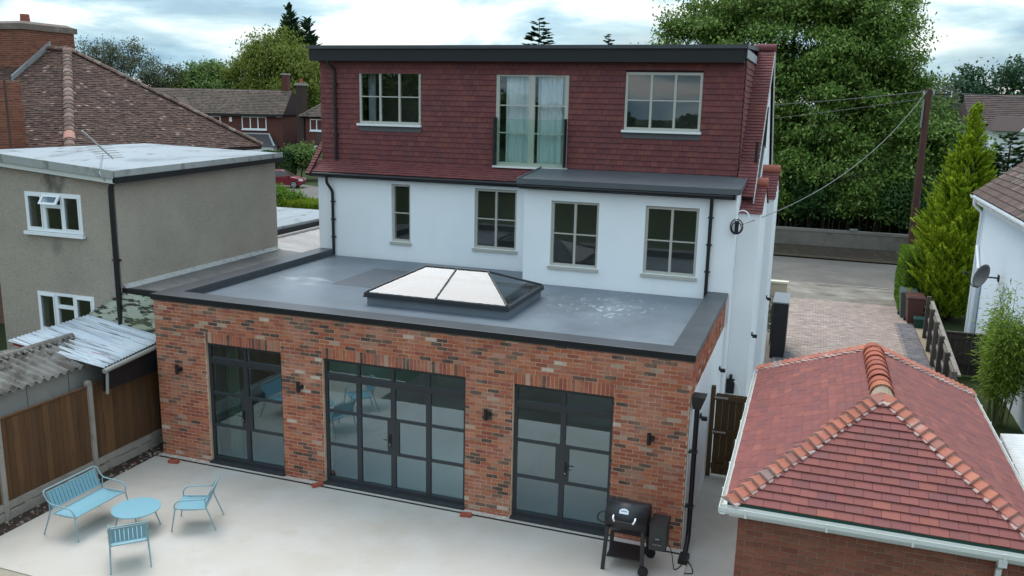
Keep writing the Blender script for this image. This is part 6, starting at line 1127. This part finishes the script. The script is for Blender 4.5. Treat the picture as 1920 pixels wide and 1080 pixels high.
for i, (x, y, z, rx, rz__, lab) in enumerate(((-84, 84, 12.4, 3.6, 2.6, 'thin grey green tree behind the ridge of the old roof'), (-78.5, 84, 12.6, 3.6, 3.0, 'thin grey green tree in the middle of the old roof slope'), (-73.2, 84, 10.4, 2.2, 1.7, 'small thin tree low beside the old roof hip'))):
    tree('thin_tree', lab, (x, y, -.1), [(x, y, z, rx, 3, rz__), (x + 1.2, y, z - 1.6, rx * .8, 2.6, rz__ * .7), (x - 1.4, y, z - .9, rx * .7, 2.6, rz__ * .7)], 90, 45, .50, .38, .15, L_PALE, M_BARK, .35, .5, .8, .45, 70 + i, group='thin trees behind the old roof', fork=.5)
for i, (x, y, z, rx, rz__, lm, lab) in enumerate(((-89, 86, 9.8, 3, 3.5, L_FIR, 'dark tree close beside the chimney at the left edge'), (-69.5, 88, 9.5, 4.2, 2.6, L_MID, 'rounded green tree left of the willow'), (-65.8, 86, 9.8, 3.2, 2.3, L_MID, 'small rounded tree standing up between old roof and willow'), (-74, 86, 7.6, 5, 2.8, L_WILLOW, 'bushy green tree along the old roof hip'), (-62.5, 84, 7.8, 3.4, 2.3, L_MID, 'low green tree above the left end of the far brown roof'), (-45.8, 84, 5, 3.2, 3.6, L_WILLOW, 'yellow green bushy tree between the two brick houses'), (-45.2, 79, 2.6, 1.8, 2.2, L_MID, 'green garden bush between the two brick houses'))):
    tree('bushy_tree', lab, (x, y, -.1), [(x, y, z, rx, 3, rz__), (x + rx * .5, y - 1, z - rz__ * .6, rx * .8, 2.6, rz__ * .8), (x - rx * .5, y, z - rz__ * .7, rx * .8, 2.6, rz__ * .8)], 110, 70, .60, .46, .24, lm, M_BARK, .3, .4, .7, .55, 80 + i, group='bushy trees on the left skyline')
for i, (x, y, z, rx, rz__, lm, lab) in enumerate(((26.5, 88, 9.2, 3.0, 3.0, L_FIR, 'dark tree on the skyline above the distant house'), (31.0, 88, 9.6, 3.4, 3.4, L_FIR, 'darker tree at the far right of the skyline'), (22.2, 80, 7.8, 2.8, 2.4, L_PALE, 'grey green tree between the pole and the distant house'), (20.3, 66, 6.6, 2.4, 2.2, L_MID, 'green tree behind the telegraph pole arm'), (33.8, 80, 8.6, 2.5, 2.4, L_MID, 'lighter green tree at the right edge behind the distant house'))):
    tree('skyline_tree', lab, (x, y, -.1), [(x, y, z, rx, 3, rz__), (x + 1.5, y, z - 2, rx * .9, 2.6, rz__ * .9), (x - 1.6, y, z - 2.2, rx * .9, 2.6, rz__ * .9)], 110, 60, .6, .46, .22, lm, M_BARK, .3, .3, .8, .5, 90 + i, group='trees on the right skyline')
conifer('pointed_conifer', 'slim pointed conifer on the skyline right of the pole', (26.4, 95, -.1), 11.3, 1.2, 160, 12, 97, L_FIR, .5, .2, .3, 1.2)
# far woodland belts that close the horizon: nobody could count these
def belt(name, label, pts, h, lm, n, leaf, seed):
    g = np.random.default_rng(seed); P = np.array(pts, float); seg = np.linalg.norm(np.diff(P, axis=0), axis=1); k = g.choice(len(seg), n, p=seg / seg.sum()); f = g.random((n, 1)); xy = P[k] * (1 - f) + P[k + 1] * f
    hh = h * (.62 + .2 * np.sin(xy[:, 0] * .11 + seed) + .13 * np.sin(xy[:, 0] * .37) + .09 * np.sin(xy[:, 0] * .9)); z = hh * (1 - g.random(n) ** 2.0 * .9); C = np.stack([xy[:, 0] + g.normal(size=n) * .5, xy[:, 1] + g.normal(size=n) * 2.5 * (1.1 - z / hh), z], 1)
    o = link(name, leaf_mesh(name, C, g.normal(size=(n, 3)), np.array([0, -.6, .6]) + g.normal(size=(n, 3)) * .5, leaf * g.uniform(.6, 1.4, n), leaf * .6 * g.uniform(.6, 1.4, n)), lm); tag(o, label, 'woodland', kind='stuff')
belt('woodland', 'dense green woodland closing the horizon behind the houses on the left', [(-170, 105), (-70, 98), (-38, 100), (-10, 112)], 11.5, L_MID, 26000, 1.1, 3)
belt('woodland', 'dark woodland closing the horizon behind the distant house on the right', [(-10, 112), (24, 100), (60, 96), (120, 90)], 11, L_DARK, 22000, 1.1, 4)
# verge planting on the left, hedges by the far road
g = np.random.default_rng(5); n = 9000; x = g.uniform(-25, -17.5, n); P = np.stack([x, 38.0 - (x + 20) * .10 + g.uniform(-.9, 1.4, n), g.uniform(0, .5, n)], 1)
tag(link('grass', leaf_mesh('grass', P, g.normal(size=(n, 3)) * .3 + np.array([0, 0, 1]), g.normal(size=(n, 3)) * np.array([1, 1, .1]), .55 * g.uniform(.5, 1.2, n), .07), leafmat('grass_blade', [(0, (.13, .19, .015)), (.6, (.19, .26, .02)), (1, (.25, .30, .05))])), 'tall bright grass strip along the near edge of the far road', 'grass', kind='stuff')
tree('verge_bush', 'green bush with pale flowers at the near edge of the far road', (-23.6, 38.6, -.1), [(-23.8, 38.6, .65, 1.2, 1.0, .6), (-22.5, 38.5, .5, .8, .8, .45)], 60, 60, .25, .22, .10, L_HEDGE, M_BARK, .06, .2, .8, .4, 33, cat='bush')
hedge('garden_hedge', 'dark clipped hedge behind the red car', -37.5, -34.2, 56.2, 57.4, 2.7, L_DARK, 5000, .22, 12, .15)
tree('garden_shrub', 'rounded green shrub between the hedge and the dormer corner', (-34.3, 58, -.1), [(-34.4, 58, 1.9, 1.9, 1.4, 1.5), (-33.2, 58.4, 1.6, 1.5, 1.3, 1.3)], 90, 60, .34, .28, .15, L_MID, M_BARK, .08, .2, .8, .45, 34, cat='shrub')
hedge('garden_hedge', 'low green hedge before the lawn between the brick houses', -45.6, -42.6, 72, 74, 1.4, L_WILLOW, 2500, .3, 13, .15)
M_RED = mat('dark_red_car_paint', (.16, .010, .020), .28, .6); M_CARG = mat('car_glass', (.02, .024, .028), .08, .6); M_TYRE = mat('tyre_rubber', (.015, .015, .015), .8); M_RIM = mat('alloy_wheel', (.45, .46, .47), .35, .5, .5)
ca = thing('parked_car', 'dark red hatchback parked across the road beyond the pebbledash house', 'car', (-31.55, 50.6, -.08), math.radians(20))
b = MB(); pr2 = [(-2.1, .32), (-2.12, .75), (-2.0, .98), (-1.75, 1.02), (.95, 1.0), (1.55, .90), (1.95, .78), (2.1, .62), (2.1, .34), (1.85, .24), (-1.9, .24)]
n = len(pr2); ww = [.80, .84, .84, .82, .82, .80, .74, .72, .74, .82, .82]; vs = [(p[0], -w_, p[1]) for p, w_ in zip(pr2, ww)] + [(p[0], w_, p[1]) for p, w_ in zip(pr2, ww)]
b.add(vs, [tuple(range(n)), tuple(range(2 * n - 1, n - 1, -1))] + [(i, n + i, n + (i + 1) % n, (i + 1) % n) for i in range(n)]); b.build('body', M_RED, ca, True, bevel=.05)
b = MB(); b.hexa([(-1.85, -.78, 1.0), (1.05, -.78, 1.0), (1.05, .78, 1.0), (-1.85, .78, 1.0)], [(-1.25, -.60, 1.47), (.18, -.60, 1.49), (.18, .60, 1.49), (-1.25, .60, 1.47)]); b.build('cabin', M_CARG, ca, True, bevel=.04)
b = MB(); b.hexa([(-1.35, -.62, 1.45), (.22, -.62, 1.47), (.22, .62, 1.47), (-1.35, .62, 1.45)], [(-1.2, -.55, 1.525), (.08, -.55, 1.535), (.08, .55, 1.535), (-1.2, .55, 1.525)])
for s in (-1, 1):
    b.tube([(1.08, s * .77, 1.0), (.19, s * .605, 1.49)], .03, 5); b.tube([(-.35, s * .785, 1.0), (-.42, s * .61, 1.48)], .035, 5); b.tube([(-1.88, s * .77, 1.0), (-1.3, s * .6, 1.47)], .045, 5)
b.build('roof', M_RED, ca, True)
for xx in (-1.32, 1.32):
    for s in (-1, 1):
        wv = MB().cyl((xx, s * .70, .31), (xx, s * .86, .31), .315, 24).build('wheel', M_TYRE, ca, True); b = MB(); b.cyl((xx, s * .855, .31), (xx, s * .868, .31), .07, 12)
        for k in range(7): a = k * .8976; b.tube([(xx, s * .865, .31), (xx + .20 * math.cos(a), s * .865, .31 + .20 * math.sin(a))], .025, 5)
        b.tube([(xx + .205 * math.cos(a), s * .866, .31 + .205 * math.sin(a)) for a in np.linspace(0, 6.2832, 21)], .022, 5); b.build('rim', M_RIM, wv, True)
for s in (-1, 1):
    b = MB(); b.hexa([(1.75, s * .70 - .1, .66), (2.08, s * .62 - .1, .62), (2.08, s * .62 + .1, .62), (1.75, s * .70 + .1, .66)], [(1.75, s * .70 - .1, .82), (2.0, s * .62 - .1, .78), (2.0, s * .62 + .1, .78), (1.75, s * .70 + .1, .82)]); b.build('headlight', mat('headlamp', (.6, .62, .64), .15, .6) if s < 0 else bpy.data.materials['headlamp'], ca, True)
    MB().box(.80, .95, s * .90 - .08, s * .90 + .08, 1.0, 1.12).build('mirror', M_RED, ca, True)
    MB().box(-.3, .0, s * .845 - .008, s * .845 + .008, .82, .85).build('door_handle', M_BLACK, ca, True)
b = MB(); b.box(2.09, 2.12, -.5, .5, .36, .48); b.build('grille', M_BLACK, ca, True)

# ------------------------------------------------------------------ the garden behind the camera, seen only in the glass
hedge('garden_boundary_hedge', 'dark boundary hedge at the bottom of the garden', -24, 40, -44, -42.6, 2.2, L_DARK, 16000, .34, 15, .2)
tb = tree('garden_tree', 'broad green tree at the bottom of the garden', (-27, -50, -.1), [(-27, -50, 7.5, 5, 4, 4.5), (-24, -50, 6, 4, 4, 3.4), (-30, -50, 5.6, 4, 4, 3)], 240, 60, .7, .55, .28, L_MID, M_BARK, .35, .4, .7, .5, 99, group='trees at the bottom of the garden')
for x, y, s, lab in ((-38, -46, 1.15, 'largest green tree at the far left bottom of the garden'), (-17, -56, .75, 'small green tree set back at the bottom of the garden'), (38, -52, .8, 'lone green tree at the right bottom of the garden')):
    c = copy_tree(tb); c.location = (x, y, -.1); c.scale = (s, s, s * .95); c.rotation_euler = (0, 0, x * 1.7); c['label'] = lab
belt('woodland', 'woodland far behind the garden', [(-120, -120), (-40, -150), (40, -150), (130, -120)], 9.5, L_DARK, 12000, 1.3, 6)
